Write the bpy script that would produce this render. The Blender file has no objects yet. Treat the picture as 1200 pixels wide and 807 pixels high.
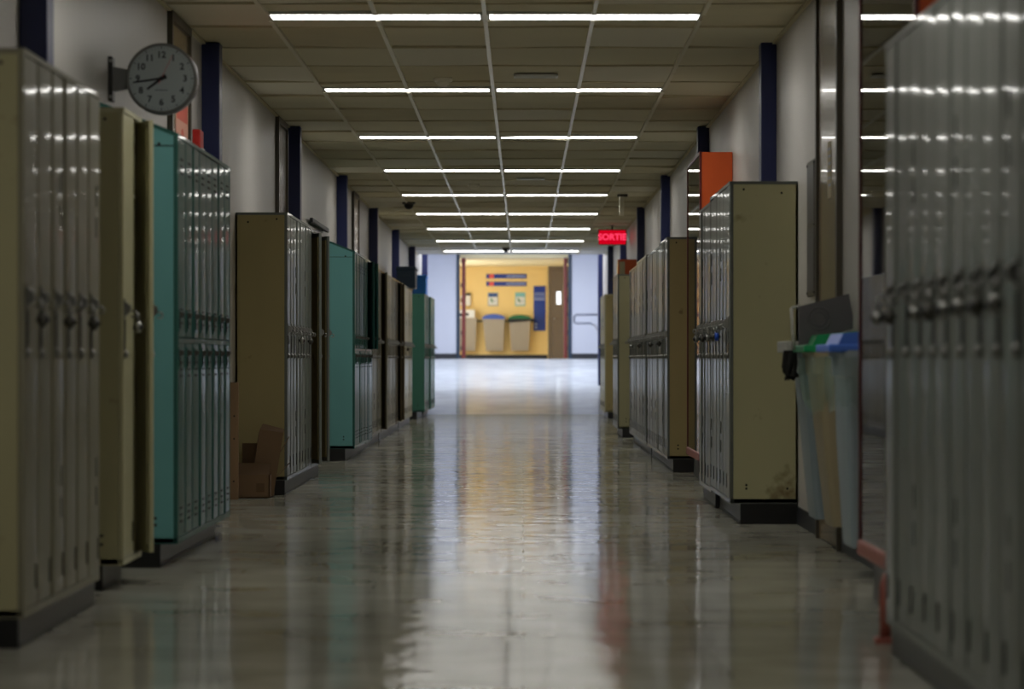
import bpy, bmesh, math, random
from mathutils import Vector, Matrix
random.seed(7)
SC = bpy.context.scene
COL = SC.collection
F = 3726.0            # focal length in pixels of the 1200 px wide frame
VX, VY, EYE = 613.0, 420.0, 0.93
WL, WR, CEIL = -1.96, 1.545, 2.856
PI = math.pi


def X(px, Y): return (px - VX) * Y / F
def Z(py, Y): return EYE - (py - VY) * Y / F
def s2l(c):
    c /= 255.0
    return c / 12.92 if c <= 0.04045 else ((c + 0.055) / 1.055) ** 2.4
def rgb(r, g, b): return (s2l(r), s2l(g), s2l(b), 1.0)


# ------------------------------------------------------------------ materials
def mat(name, color, rough=0.5, metal=0.0, var=0.0, vscale=3.0, bump=0.0, bscale=20.0, stretch=(1, 1, 1),
        spec=0.5, dark=None, dscale=6.0, dlo=0.55, dhi=0.75, coat=0.0, rvar=0.0, crough=0.03):
    m = bpy.data.materials.new(name)
    m.use_nodes = True
    nt = m.node_tree
    N, L = nt.nodes, nt.links
    b = N['Principled BSDF']
    b.inputs['Roughness'].default_value = rough
    b.inputs['Metallic'].default_value = metal
    b.inputs['Specular IOR Level'].default_value = spec
    b.inputs['Coat Weight'].default_value = coat
    b.inputs['Coat Roughness'].default_value = crough
    tc = N.new('ShaderNodeTexCoord')
    geo = N.new('ShaderNodeNewGeometry')
    mp = N.new('ShaderNodeMapping')
    mp.inputs['Scale'].default_value = stretch
    L.new(geo.outputs['Position'], mp.inputs['Vector'])
    n1 = N.new('ShaderNodeTexNoise')
    n1.inputs['Scale'].default_value = vscale
    n1.inputs['Detail'].default_value = 6
    L.new(mp.outputs[0], n1.inputs['Vector'])
    mx = N.new('ShaderNodeMix'); mx.data_type = 'RGBA'
    c = color
    mx.inputs[6].default_value = tuple(max(0, x * (1 - var)) for x in c[:3]) + (1,)
    mx.inputs[7].default_value = tuple(min(1, x * (1 + var)) for x in c[:3]) + (1,)
    L.new(n1.outputs['Fac'], mx.inputs[0])
    out = mx.outputs[2]
    if dark is not None:
        n2 = N.new('ShaderNodeTexNoise'); n2.inputs['Scale'].default_value = dscale; n2.inputs['Detail'].default_value = 5
        L.new(geo.outputs['Position'], n2.inputs['Vector'])
        rp = N.new('ShaderNodeMapRange')
        rp.inputs['From Min'].default_value = dlo; rp.inputs['From Max'].default_value = dhi
        L.new(n2.outputs['Fac'], rp.inputs['Value'])
        m2 = N.new('ShaderNodeMix'); m2.data_type = 'RGBA'
        L.new(rp.outputs[0], m2.inputs[0]); L.new(out, m2.inputs[6]); m2.inputs[7].default_value = dark
        out = m2.outputs[2]
    L.new(out, b.inputs['Base Color'])
    if rvar:
        mr = N.new('ShaderNodeMapRange')
        mr.inputs['To Min'].default_value = max(0.02, rough - rvar); mr.inputs['To Max'].default_value = rough + rvar
        L.new(n1.outputs['Fac'], mr.inputs['Value']); L.new(mr.outputs[0], b.inputs['Roughness'])
    if bump:
        n3 = N.new('ShaderNodeTexNoise'); n3.inputs['Scale'].default_value = bscale; n3.inputs['Detail'].default_value = 3
        L.new(mp.outputs[0], n3.inputs['Vector'])
        bp = N.new('ShaderNodeBump'); bp.inputs['Strength'].default_value = 1.0; bp.inputs['Distance'].default_value = bump
        L.new(n3.outputs['Fac'], bp.inputs['Height']); L.new(bp.outputs[0], b.inputs['Normal'])
        if coat: L.new(bp.outputs[0], b.inputs['Coat Normal'])
    return m


def emit(name, color, strength):
    m = bpy.data.materials.new(name); m.use_nodes = True
    nt = m.node_tree
    nt.nodes.remove(nt.nodes['Principled BSDF'])
    e = nt.nodes.new('ShaderNodeEmission'); e.inputs[0].default_value = color; e.inputs[1].default_value = strength
    nt.links.new(e.outputs[0], nt.nodes['Material Output'].inputs[0])
    return m


def glass_mat(name, tint, ior=1.6, rough=0.02):
    m = bpy.data.materials.new(name); m.use_nodes = True
    nt = m.node_tree; N, L = nt.nodes, nt.links
    N.remove(N['Principled BSDF'])
    t = N.new('ShaderNodeBsdfTransparent'); t.inputs[0].default_value = tint
    g = N.new('ShaderNodeBsdfGlossy'); g.inputs['Roughness'].default_value = rough
    fr = N.new('ShaderNodeFresnel'); fr.inputs[0].default_value = ior
    mx = N.new('ShaderNodeMixShader')
    L.new(fr.outputs[0], mx.inputs[0]); L.new(t.outputs[0], mx.inputs[1]); L.new(g.outputs[0], mx.inputs[2])
    L.new(mx.outputs[0], N['Material Output'].inputs[0])
    return m


M = {}
def paint(key, c, **k):
    a = dict(rough=0.42, var=0.10, vscale=2.2, bump=0.0045, bscale=3.2, stretch=(1, 1, 0.3), rvar=0.04, spec=0.15, coat=0.30, crough=0.06)
    a.update(k)
    M[key] = mat(key, c, **a)
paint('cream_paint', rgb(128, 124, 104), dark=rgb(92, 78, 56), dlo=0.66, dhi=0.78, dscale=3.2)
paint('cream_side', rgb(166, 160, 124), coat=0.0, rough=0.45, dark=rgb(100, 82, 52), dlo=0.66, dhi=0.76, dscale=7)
paint('pale_cream_paint', rgb(178, 174, 140), rough=0.4)
paint('olive_paint', rgb(164, 150, 106), coat=0.0, rough=0.5, dark=rgb(96, 80, 52), dlo=0.66, dhi=0.76, dscale=6)
paint('stained_paint', rgb(190, 186, 148), coat=0.0, rough=0.45, dark=rgb(116, 92, 58), dlo=0.60, dhi=0.72, dscale=5)
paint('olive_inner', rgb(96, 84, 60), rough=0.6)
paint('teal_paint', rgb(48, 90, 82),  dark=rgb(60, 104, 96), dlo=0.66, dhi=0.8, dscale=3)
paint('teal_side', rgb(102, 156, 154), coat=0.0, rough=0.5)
paint('green_paint', rgb(70, 122, 106), rough=0.4)
paint('dark_teal_paint', rgb(40, 86, 80), rough=0.35)
paint('grey_paint', rgb(110, 114, 108),  dark=rgb(96, 92, 80), dlo=0.66, dhi=0.78, dscale=3)
paint('silver_paint', rgb(106, 110, 104),  dark=rgb(104, 100, 84), dlo=0.64, dhi=0.76, dscale=2.5)
M['kick'] = mat('black_kick', rgb(22, 22, 23), rough=0.35, var=0.2, vscale=8)
M['slot'] = mat('dark_slot', rgb(16, 15, 13), rough=0.8)
M['steel'] = mat('worn_steel', rgb(150, 150, 146), rough=0.3, metal=0.9, var=0.15, vscale=30)
M['dull_steel'] = mat('dull_steel', rgb(84, 82, 76), rough=0.42, metal=0.7, var=0.2, vscale=30)
M['dark_metal'] = mat('dark_metal', rgb(48, 47, 44), rough=0.4, metal=0.6)
M['wall'] = mat('wall_paint', rgb(182, 178, 172), rough=0.42, var=0.05, vscale=1.2, bump=0.002, bscale=3, stretch=(1, 1, 0.2))
M['lilac_wall'] = mat('lilac_wall_paint', rgb(200, 203, 216), rough=0.6, var=0.03)
M['yellow_wall'] = mat('yellow_wall_paint', rgb(246, 214, 142), rough=0.6, var=0.03)
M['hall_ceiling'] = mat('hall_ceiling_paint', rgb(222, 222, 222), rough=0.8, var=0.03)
M['cream_ceiling'] = mat('cream_ceiling_paint', rgb(250, 236, 190), rough=0.8)
M['navy'] = mat('navy_paint', rgb(26, 36, 84), rough=0.4, var=0.08)
M['navy_frame'] = mat('navy_frame_paint', rgb(24, 48, 70), rough=0.4, var=0.08)
M['baseboard'] = mat('dark_baseboard', rgb(32, 34, 40), rough=0.45, var=0.1)
M['wood_door'] = mat('brown_door', rgb(122, 102, 72), rough=0.24, var=0.14, vscale=2.5, stretch=(3, 3, 0.25), bump=0.002, bscale=3, coat=0.2)
M['door_frame'] = mat('dark_door_frame', rgb(74, 68, 56), rough=0.45)
M['orange'] = mat('orange_panel', rgb(206, 84, 26), rough=0.5, var=0.05)
M['red_trim'] = mat('dark_red_trim', rgb(92, 26, 22), rough=0.4)
M['salmon'] = mat('salmon_sill', rgb(152, 84, 72), rough=0.45, var=0.08)
M['case_inner'] = mat('case_lining', rgb(36, 33, 32), rough=0.8)
M['case_glass'] = glass_mat('case_glass', (0.82, 0.84, 0.84, 1), 1.5)
M['white'] = mat('white_enamel', rgb(220, 220, 214), rough=0.4)
M['tbar'] = mat('ceiling_grid', rgb(240, 234, 216), rough=0.34, spec=0.5, var=0.08, vscale=9)
M['plenum'] = mat('plenum', rgb(50, 46, 38), rough=0.9)
M['card'] = mat('cardboard', rgb(118, 93, 66), rough=0.85, var=0.12, vscale=5)
M['card_in'] = mat('cardboard_inside', rgb(100, 78, 54), rough=0.9, var=0.12, vscale=5)
M['plank'] = mat('raw_wood', rgb(136, 108, 76), rough=0.7, var=0.2, vscale=5, stretch=(6, 6, 0.4))
M['bin_tan'] = mat('tan_plastic', rgb(164, 154, 138), rough=0.5, var=0.04)
M['bin_beige'] = mat('beige_plastic', rgb(150, 138, 108), rough=0.45, var=0.05)
M['bin_blue_grey'] = mat('blue_grey_plastic', rgb(134, 148, 154), rough=0.4, var=0.05)
M['lid_green'] = mat('green_plastic', rgb(18, 140, 84), rough=0.4)
M['lid_dark_green'] = mat('dark_green_plastic', rgb(22, 104, 62), rough=0.5)
M['lid_blue'] = mat('blue_plastic', rgb(66, 112, 206), rough=0.4)
M['lid_far_blue'] = mat('deep_blue_plastic', rgb(62, 92, 176), rough=0.5)
M['lid_grey'] = mat('charcoal_plastic', rgb(82, 80, 82), rough=0.45, var=0.1, vscale=9)
M['rim_grey'] = mat('light_grey_plastic', rgb(176, 176, 168), rough=0.5)
M['black_bag'] = mat('black_film', rgb(24, 24, 26), rough=0.3)
M['navy_box'] = mat('navy_box_paint', rgb(22, 48, 72), rough=0.5)
M['blue_box'] = mat('bright_blue_box_paint', rgb(30, 124, 220), rough=0.5)
M['sign_blue'] = mat('sign_blue', rgb(28, 58, 150), rough=0.5)
M['sign_red'] = mat('sign_red', rgb(226, 92, 92), rough=0.5)
M['sign_pale'] = mat('sign_pale', rgb(170, 186, 224), rough=0.5)
M['paper'] = mat('paper', rgb(226, 226, 222), rough=0.7)
M['note'] = mat('old_note', rgb(196, 182, 148), rough=0.7)
M['paper_teal'] = mat('paper_teal', rgb(130, 190, 190), rough=0.7)
M['ink_blue'] = mat('ink_blue', rgb(44, 80, 140), rough=0.7)
M['ink_green'] = mat('ink_green', rgb(90, 140, 100), rough=0.7)
M['ink_black'] = mat('ink_black', rgb(30, 30, 34), rough=0.6)
M['poster_red'] = mat('poster_red', rgb(196, 84, 62), rough=0.6)
M['poster_pink'] = mat('poster_pink', rgb(206, 150, 128), rough=0.6)
M['red'] = mat('signal_red', rgb(190, 34, 24), rough=0.5)
M['clock_face'] = mat('clock_face', rgb(160, 168, 168), rough=0.5)
M['clock_case'] = mat('clock_case', rgb(104, 104, 100), rough=0.35, var=0.06)
M['black'] = mat('black_paint', rgb(14, 14, 15), rough=0.5)
M['lock_blue'] = mat('lock_blue', rgb(34, 80, 190), rough=0.3)
M['brass'] = mat('brass', rgb(176, 140, 70), rough=0.3, metal=0.9)
M['maroon_door'] = mat('maroon_door', rgb(128, 44, 46), rough=0.45)
M['brown_grey_door'] = mat('brown_grey_door', rgb(118, 106, 92), rough=0.5)
M['rail'] = mat('grey_rail', rgb(120, 124, 138), rough=0.4, metal=0.3)
M['tube'] = emit('lamp_tube', (1.0, 0.975, 0.92, 1), 16.0)
M['hall_lamp'] = emit('hall_lamp', (0.88, 0.93, 1.0, 1), 8.5)
M['added_window_glow'] = emit('added_window_glow', (1.0, 0.96, 0.88, 1), 5.2)  # glow of the added lobby window panes
M['lit_pane'] = emit('lit_pane', (0.95, 0.98, 1.0, 1), 2.5)
M['sortie_back'] = emit('exit_red', (1.0, 0.0, 0.02, 1), .75)
M['sortie_text'] = emit('exit_letters', (1.0, 0.05, 0.13, 1), 1.5)


def ceiling_material():
    m = mat('ceiling_tile', rgb(216, 208, 180), rough=0.9, var=0.10, vscale=1.1, bump=0.003, bscale=60)
    return m
M['tile'] = ceiling_material()
M['tile_b'] = mat('ceiling_tile_clean', rgb(224, 218, 198), rough=0.9, var=0.06, vscale=1.1)
M['tile_c'] = mat('ceiling_tile_aged', rgb(202, 192, 160), rough=0.9, var=0.14, vscale=1.6)


def floor_material(name, lo, hi, gloss):
    m = bpy.data.materials.new(name); m.use_nodes = True
    nt = m.node_tree; N, L = nt.nodes, nt.links
    b = N['Principled BSDF']
    geo = N.new('ShaderNodeNewGeometry')
    n1 = N.new('ShaderNodeTexNoise'); n1.inputs['Scale'].default_value = 2.2; n1.inputs['Detail'].default_value = 8
    L.new(geo.outputs['Position'], n1.inputs['Vector'])
    cr = N.new('ShaderNodeValToRGB')
    cr.color_ramp.elements[0].color = lo; cr.color_ramp.elements[0].position = 0.3
    cr.color_ramp.elements[1].color = hi; cr.color_ramp.elements[1].position = 0.7
    L.new(n1.outputs['Fac'], cr.inputs[0])
    # vinyl tile joints, faint
    br = N.new('ShaderNodeTexBrick')
    br.offset = 0.0
    br.inputs['Scale'].default_value = 1.0
    br.inputs['Brick Width'].default_value = 0.61; br.inputs['Row Height'].default_value = 0.61
    br.inputs['Mortar Size'].default_value = 0.004
    br.inputs['Color1'].default_value = (1, 1, 1, 1); br.inputs['Color2'].default_value = (0.95, 0.955, 0.95, 1)
    br.inputs['Mortar'].default_value = (0.91, 0.905, 0.90, 1)
    L.new(geo.outputs['Position'], br.inputs['Vector'])
    mu = N.new('ShaderNodeMix'); mu.data_type = 'RGBA'; mu.blend_type = 'MULTIPLY'; mu.inputs[0].default_value = 1.0
    L.new(cr.outputs[0], mu.inputs[6]); L.new(br.outputs[0], mu.inputs[7])
    L.new(mu.outputs[2], b.inputs['Base Color'])
    mr = N.new('ShaderNodeMapRange'); mr.inputs['To Min'].default_value = 0.02; mr.inputs['To Max'].default_value = 0.05
    n2 = N.new('ShaderNodeTexNoise'); n2.inputs['Scale'].default_value = 0.8; n2.inputs['Detail'].default_value = 4
    L.new(geo.outputs['Position'], n2.inputs['Vector'])
    L.new(n2.outputs['Fac'], mr.inputs['Value'])
    n3 = N.new('ShaderNodeTexNoise'); n3.inputs['Scale'].default_value = 4.0; n3.inputs['Detail'].default_value = 4; n3.inputs['Roughness'].default_value = 0.55
    L.new(geo.outputs['Position'], n3.inputs['Vector'])
    bp = N.new('ShaderNodeBump'); bp.inputs['Strength'].default_value = 1.0; bp.inputs['Distance'].default_value = 0.0042
    L.new(n3.outputs['Fac'], bp.inputs['Height']); L.new(bp.outputs[0], b.inputs['Normal'])
    # worn wax: a dull vinyl body under a glossy film that never becomes a full mirror
    b.inputs['Specular IOR Level'].default_value = 0.0
    b.inputs['Roughness'].default_value = 0.6
    gl = N.new('ShaderNodeBsdfGlossy')
    L.new(mr.outputs[0], gl.inputs['Roughness']); L.new(bp.outputs[0], gl.inputs['Normal'])
    lw = N.new('ShaderNodeLayerWeight'); lw.inputs[0].default_value = 0.5
    fm = N.new('ShaderNodeMapRange'); fm.inputs['From Min'].default_value = 0.3; fm.inputs['From Max'].default_value = 1.0
    fm.inputs['To Min'].default_value = 0.03; fm.inputs['To Max'].default_value = gloss
    L.new(lw.outputs['Facing'], fm.inputs['Value'])
    ms = N.new('ShaderNodeMixShader')
    L.new(fm.outputs[0], ms.inputs[0]); L.new(b.outputs[0], ms.inputs[1]); L.new(gl.outputs[0], ms.inputs[2])
    L.new(ms.outputs[0], N['Material Output'].inputs[0])
    return m
M['floor'] = floor_material('waxed_floor', rgb(150, 148, 132), rgb(182, 181, 168), 0.60)
M['ramp'] = floor_material('waxed_ramp', rgb(176, 180, 188), rgb(196, 200, 208), 0.36)


# ------------------------------------------------------------------ mesh helpers
class MB:
    def __init__(self): self.bm = bmesh.new(); self.mats = []
    def mi(self, m):
        if m not in self.mats: self.mats.append(m)
        return self.mats.index(m)
    def face(self, vs, m):
        try:
            f = self.bm.faces.new(vs); f.material_index = self.mi(m); return f
        except ValueError: return None
    def box(self, x0, x1, y0, y1, z0, z1, m, bev=0.0):
        x0, x1 = sorted((x0, x1)); y0, y1 = sorted((y0, y1)); z0, z1 = sorted((z0, z1))
        v = [self.bm.verts.new(p) for p in ((x0, y0, z0), (x1, y0, z0), (x1, y1, z0), (x0, y1, z0), (x0, y0, z1), (x1, y0, z1), (x1, y1, z1), (x0, y1, z1))]
        fs = [self.face([v[i] for i in q], m) for q in ((0, 3, 2, 1), (4, 5, 6, 7), (0, 1, 5, 4), (1, 2, 6, 5), (2, 3, 7, 6), (3, 0, 4, 7))]
        if bev:
            es = list({e for f in fs for e in f.edges})
            r = bmesh.ops.bevel(self.bm, geom=es, offset=bev, segments=2, affect='EDGES', profile=0.5)
            k = self.mi(m)
            for f in r['faces']: f.material_index = k
        return v
    def hexa(self, pts, m):
        v = [self.bm.verts.new(p) for p in pts]
        for q in ((0, 3, 2, 1), (4, 5, 6, 7), (0, 1, 5, 4), (1, 2, 6, 5), (2, 3, 7, 6), (3, 0, 4, 7)): self.face([v[i] for i in q], m)
    def prism(self, poly, axis, a0, a1, m, smooth=False):
        """poly: 2-D points, extruded along axis from a0 to a1."""
        def mk(p, a):
            if axis == 'z': return (p[0], p[1], a)
            if axis == 'y': return (p[0], a, p[1])
            return (a, p[0], p[1])
        A = [self.bm.verts.new(mk(p, a0)) for p in poly]; B = [self.bm.verts.new(mk(p, a1)) for p in poly]
        n = len(poly)
        self.face(A[::-1], m); self.face(B, m)
        for i in range(n):
            f = self.face([A[i], A[(i + 1) % n], B[(i + 1) % n], B[i]], m)
            if f and smooth: f.smooth = True
    def lathe(self, c, axis, prof, m, n=24, smooth=True):
        """prof: (radius, distance along axis) list."""
        ax = Vector(axis).normalized()
        u = ax.orthogonal().normalized(); w = ax.cross(u)
        c = Vector(c); rings = []
        for r, d in prof:
            rings.append([self.bm.verts.new(c + ax * d + (u * math.cos(2 * PI * k / n) + w * math.sin(2 * PI * k / n)) * max(r, 1e-5)) for k in range(n)])
        for a, b in zip(rings, rings[1:]):
            for k in range(n):
                f = self.face([a[k], a[(k + 1) % n], b[(k + 1) % n], b[k]], m)
                if f and smooth: f.smooth = True
        self.face(rings[0][::-1], m); self.face(rings[-1], m)
    def tube(self, pts, r, m, n=8):
        pts = [Vector(p) for p in pts]; rings = []
        up = None
        for i, p in enumerate(pts):
            d = (pts[min(i + 1, len(pts) - 1)] - pts[max(i - 1, 0)]).normalized()
            if up is None: u = d.orthogonal().normalized()
            else: u = (up - d * up.dot(d)).normalized()
            up = u; w = d.cross(u)
            rings.append([self.bm.verts.new(p + (u * math.cos(2 * PI * k / n) + w * math.sin(2 * PI * k / n)) * r) for k in range(n)])
        for a, b in zip(rings, rings[1:]):
            for k in range(n):
                f = self.face([a[k], a[(k + 1) % n], b[(k + 1) % n], b[k]], m)
                if f: f.smooth = True
        self.face(rings[0][::-1], m); self.face(rings[-1], m)
    def text(self, body, size, m, origin, xdir, updir, depth=0.001, align='CENTER'):
        cu = bpy.data.curves.new('txt', 'FONT'); cu.body = body; cu.size = size; cu.align_x = align; cu.align_y = 'CENTER'; cu.resolution_u = 3; cu.offset = size * .028
        o = bpy.data.objects.new('txt', cu); COL.objects.link(o)
        dg = bpy.context.evaluated_depsgraph_get(); dg.update()
        me = o.evaluated_get(dg).to_mesh()
        xd, ud = Vector(xdir).normalized(), Vector(updir).normalized(); nd = xd.cross(ud)
        vs = [self.bm.verts.new(Vector(origin) + xd * v.co.x + ud * v.co.y + nd * depth) for v in me.vertices]
        for p in me.polygons: self.face([vs[i] for i in p.vertices], m)
        o.evaluated_get(dg).to_mesh_clear()
        bpy.data.objects.remove(o); bpy.data.curves.remove(cu)
    def mesh(self, name, recalc=True, smooth_angle=None):
        if recalc: bmesh.ops.recalc_face_normals(self.bm, faces=self.bm.faces)
        me = bpy.data.meshes.new(name); self.bm.to_mesh(me); self.bm.free()
        for m in self.mats: me.materials.append(m)
        if smooth_angle:
            me.polygons.foreach_set('use_smooth', [True] * len(me.polygons))
            me.set_sharp_from_angle(angle=math.radians(smooth_angle))
        return me
    def build(self, name, parent=None, loc=(0, 0, 0), rz=0.0, **k):
        return link(name, self.mesh(name, **k), parent, loc, rz)


def link(name, me, parent=None, loc=(0, 0, 0), rz=0.0):
    o = bpy.data.objects.new(name, me); COL.objects.link(o)
    o.location = loc; o.rotation_euler = (0, 0, rz)
    if parent: o.parent = parent
    return o
def tag(o, label, cat, group=None, kind=None):
    o['label'] = label; o['category'] = cat
    if group: o['group'] = group
    if kind: o['kind'] = kind
    return o
def thing(name, label, cat, loc=(0, 0, 0), rz=0.0, group=None):
    o = bpy.data.objects.new(name, None); COL.objects.link(o); o.location = loc; o.rotation_euler = (0, 0, rz)
    o.empty_display_size = 0.2
    return tag(o, label, cat, group)
def struct(mb, name, parent=None, label=None, loc=(0, 0, 0), cat=None):
    o = mb.build(name, parent, loc)
    if not parent:
        o['kind'] = 'structure'
        o['label'] = label; o['category'] = cat or name.split('_')[0]
    return o
def copy_tree(o, loc=None, label=None, group=None, parent=None):
    c = o.copy(); COL.objects.link(c)
    if parent: c.parent = parent
    if loc is not None: c.location = loc
    if label: c['label'] = label
    if group: c['group'] = group
    for ch in list(o.children): copy_tree(ch, parent=c)
    return c


# ------------------------------------------------------------------ the shell
Y0, YE = -3.0, 62.0          # corridor from behind the camera to the far crossing
RAMP0, RAMP1, TOP = 53.2, 72.0, 0.925
ENDW, VEST = 73.0, 80.0
HALLC, VESTC = 3.6, 3.249

b = MB()
b.box(WL - .1, WR + .1, Y0, RAMP0, -0.1, 0, M['floor'])
struct(b, 'floor', label='waxed beige vinyl tile floor running the length of the corridor')
b = MB()
# ramp then level landing, one body
b.prism([(RAMP0, 0), (RAMP1, TOP), (VEST, TOP), (VEST, TOP - .3), (RAMP0, -.1)], 'x', -3.6, 3.6, M['ramp'])
struct(b, 'floor_ramp', label='bright polished ramp rising to the far lobby', cat='ramp')

for side, wx, d in (('left', WL, -1), ('right', WR, 1)):
    b = MB()
    b.box(wx, wx + d * .15, Y0, YE, 0, CEIL + .15, M['wall'])
    struct(b, 'wall_' + side, label='off-white painted corridor wall on the %s' % side)
    b = MB()
    b.box(wx, wx - d * .008, Y0, YE - .02, 0, .10, M['baseboard'])
    struct(b, 'baseboard_' + side, label='dark vinyl baseboard along the %s wall' % side)
    b = MB()
    b.box(wx + d * .15, d * 3.6, YE - .15, YE, 0, HALLC, M['lilac_wall'])
    b.box(d * 3.6, d * 3.75, YE, ENDW, 0, HALLC, M['lilac_wall'])
    struct(b, 'wall_%s_crossing' % side, label='pale lilac wall of the far crossing, %s side' % side, cat='wall')
b = MB(); b.box(WL - .15, WR + .15, Y0 - .15, Y0, 0, CEIL + .15, M['wall'])
struct(b, 'wall_back', label='off-white wall closing the corridor behind the viewer')

# far end wall with its wide opening
OX0, OX1 = X(535, ENDW), X(670, ENDW)
b = MB()
b.box(-3.6, OX0, ENDW, ENDW + .2, TOP, HALLC, M['lilac_wall'])
b.box(OX1, 3.6, ENDW, ENDW + .2, TOP, HALLC, M['lilac_wall'])
b.box(OX0, OX1, ENDW, ENDW + .2, 3.45, HALLC, M['lilac_wall'])
struct(b, 'wall_end', label='pale lilac end wall around the wide doorway', cat='wall')
b = MB()
b.box(-3.6, OX0, ENDW - .012, ENDW, TOP, TOP + .12, M['baseboard'])
b.box(OX1, 3.6, ENDW - .012, ENDW, TOP, TOP + .12, M['baseboard'])
struct(b, 'baseboard_end', label='navy baseboard under the pale lilac end wall')
b = MB()
for x0, x1 in ((OX0, X(538.7, ENDW)), (X(666, ENDW), OX1)): b.box(x0, x1, ENDW - .03, ENDW + .22, TOP, 3.45, M['navy_frame'])
struct(b, 'trim_1', label='dark navy frame of the wide end doorway')
b = MB()
b.box(-2.4, 2.4, VEST, VEST + .15, TOP, HALLC, M['yellow_wall'])
b.box(-2.55, -2.4, ENDW + .2, VEST + .15, TOP, HALLC, M['yellow_wall'])
b.box(2.4, 2.55, ENDW + .2, VEST + .15, TOP, HALLC, M['yellow_wall'])
struct(b, 'wall_yellow', label='bright yellow lobby wall behind the wall-hung bins', cat='wall')
DX0 = X(642.4, VEST)
b = MB(); b.box(-2.4, DX0 - .02, VEST - .012, VEST, TOP, TOP + .10, M['baseboard'])
struct(b, 'baseboard_yellow', label='black baseboard along the yellow lobby wall')

# ceilings
b = MB()
b.box(WL - .15, WR + .15, Y0, 58.8, CEIL + .07, CEIL + .15, M['plenum'])
gx = [-2.05, -1.435, -.825, -.215, .395, 1.005, 1.6]
TL = 1.2192
LY = 17.9                      # first lit row in view
rows = [LY + 4.877 * k for k in range(-3, 9)]
gy0 = LY - TL / 2 - TL * 17
ny = int((58.8 - gy0) / TL) + 1
for i in range(6):
    for j in range(ny):
        ya, yb = gy0 + j * TL, min(gy0 + (j + 1) * TL, 58.8)
        if yb < Y0 + .3 or yb - ya < .1: continue
        ya = max(ya, Y0)
        x0, x1 = max(gx[i], WL - .05) + .005, min(gx[i + 1], WR + .05) - .005
        m = random.choice([M['tile'], M['tile'], M['tile'], M['tile_b'], M['tile_c']])
        if ya > 54.3: m = M['hall_ceiling']  # far corridor tiles whitened: light from the crossing put into their colour
        ctr = (ya + yb) / 2
        lit = any(abs(ctr - r) < .3 for r in rows) and 1 <= i <= 4
        if lit:
            # the lamp takes a 0.28 m strip of this row; tile cut either side
            segs = [(ya, ctr - .15), (ctr + .15, yb)]
        else: segs = [(ya, yb)]
        for (a, c) in segs:
            sag = [random.uniform(-.004, .014) for _ in range(4)]
            if random.random() < .22: sag[random.randrange(4)] += .016; 
            z = CEIL + .012
            pts = [(x0, a + .007), (x1, a + .007), (x1, c - .007), (x0, c - .007)]
            b.hexa([(p[0], p[1], z - s) for p, s in zip(pts, sag)] + [(p[0], p[1], z + .02) for p in pts], m)
struct(b, 'ceiling', label='suspended ceiling of aged beige tiles, some sagging')
b = MB()
for x in gx[1:-1]:
    y = Y0
    while y < 58.7:
        y2 = min(y + TL * 2, 58.8)
        dz = random.uniform(-.001, .001)
        hit = [q for q in rows if y < q < y2] if abs(x + .215) > .01 else []
        if hit and hit[0] > LY - 12:
            b.box(x - .012, x + .012, y, hit[0] - .146, CEIL - .012 + dz, CEIL + .02, M['tbar' if abs(x + .2) < .7 else 'tile_b'])
            b.box(x - .012, x + .012, hit[0] + .146, y2 - .006, CEIL - .012 + dz, CEIL + .02, M['tbar' if abs(x + .2) < .7 else 'tile_b'])
            y = y2; continue
        b.box(x - .012, x + .012, y, y2 - .006, CEIL - .012 + dz, CEIL + .02, M['tbar' if abs(x + .2) < .7 else 'tile_b'])
        y = y2
for j in range(ny):
    y = gy0 + j * TL
    if y < Y0 + .1: continue
    b.box(WL, WR, y - .008, y + .008, CEIL - .002, CEIL + .012, M['tile_c'])
b.box(WL, WL + .025, Y0, 58.8, CEIL - .012, CEIL, M['tile_c']); b.box(WR - .025, WR, Y0, 58.8, CEIL - .012, CEIL, M['tile_c'])
struct(b, 'trim_2', label='pale metal grid bars of the suspended ceiling')
b = MB()
b.box(-3.75, 3.75, 58.8, ENDW + .2, HALLC, HALLC + .1, M['hall_ceiling'])
b.box(-3.75, 3.75, 58.7, 58.8, CEIL + .0, HALLC, M['hall_ceiling'])
struct(b, 'ceiling_crossing', label='higher white ceiling over the ramp', cat='ceiling')
b = MB(); b.box(-2.55, 2.55, ENDW + .2, VEST + .15, VESTC, VESTC + .3, M['cream_ceiling'])
struct(b, 'ceiling_lobby', label='low white ceiling of the yellow lobby', cat='ceiling')

# pilasters
names = ['first', 'second', 'third', 'fourth', 'fifth', 'sixth', 'seventh', 'eighth']
tn = 3
for side, wx, d, pr in (('left', WL, 1, .11), ('right', WR, -1, .095)):
    for k in range(8):
        y = 12.45 + 7.02 * k
        top = CEIL if y < 58 else HALLC
        if k == 7: continue
        b = MB()
        b.box(wx, wx + d * pr, y - .09, y + .09, 0, CEIL, M['navy'], bev=.006)
        struct(b, 'trim_%d' % tn, label='%s navy blue pilaster on the %s wall, counted from the camera' % (names[k], side), cat='pilaster'); tn += 1
    b = MB(); b.box(wx + d * .0, wx + d * pr, 61.5, 61.7, 0, HALLC, M['navy'], bev=.006)
    struct(b, 'trim_%d' % tn, label='daylit bright blue pilaster where the %s wall ends at the crossing' % side, cat='pilaster'); tn += 1


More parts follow.
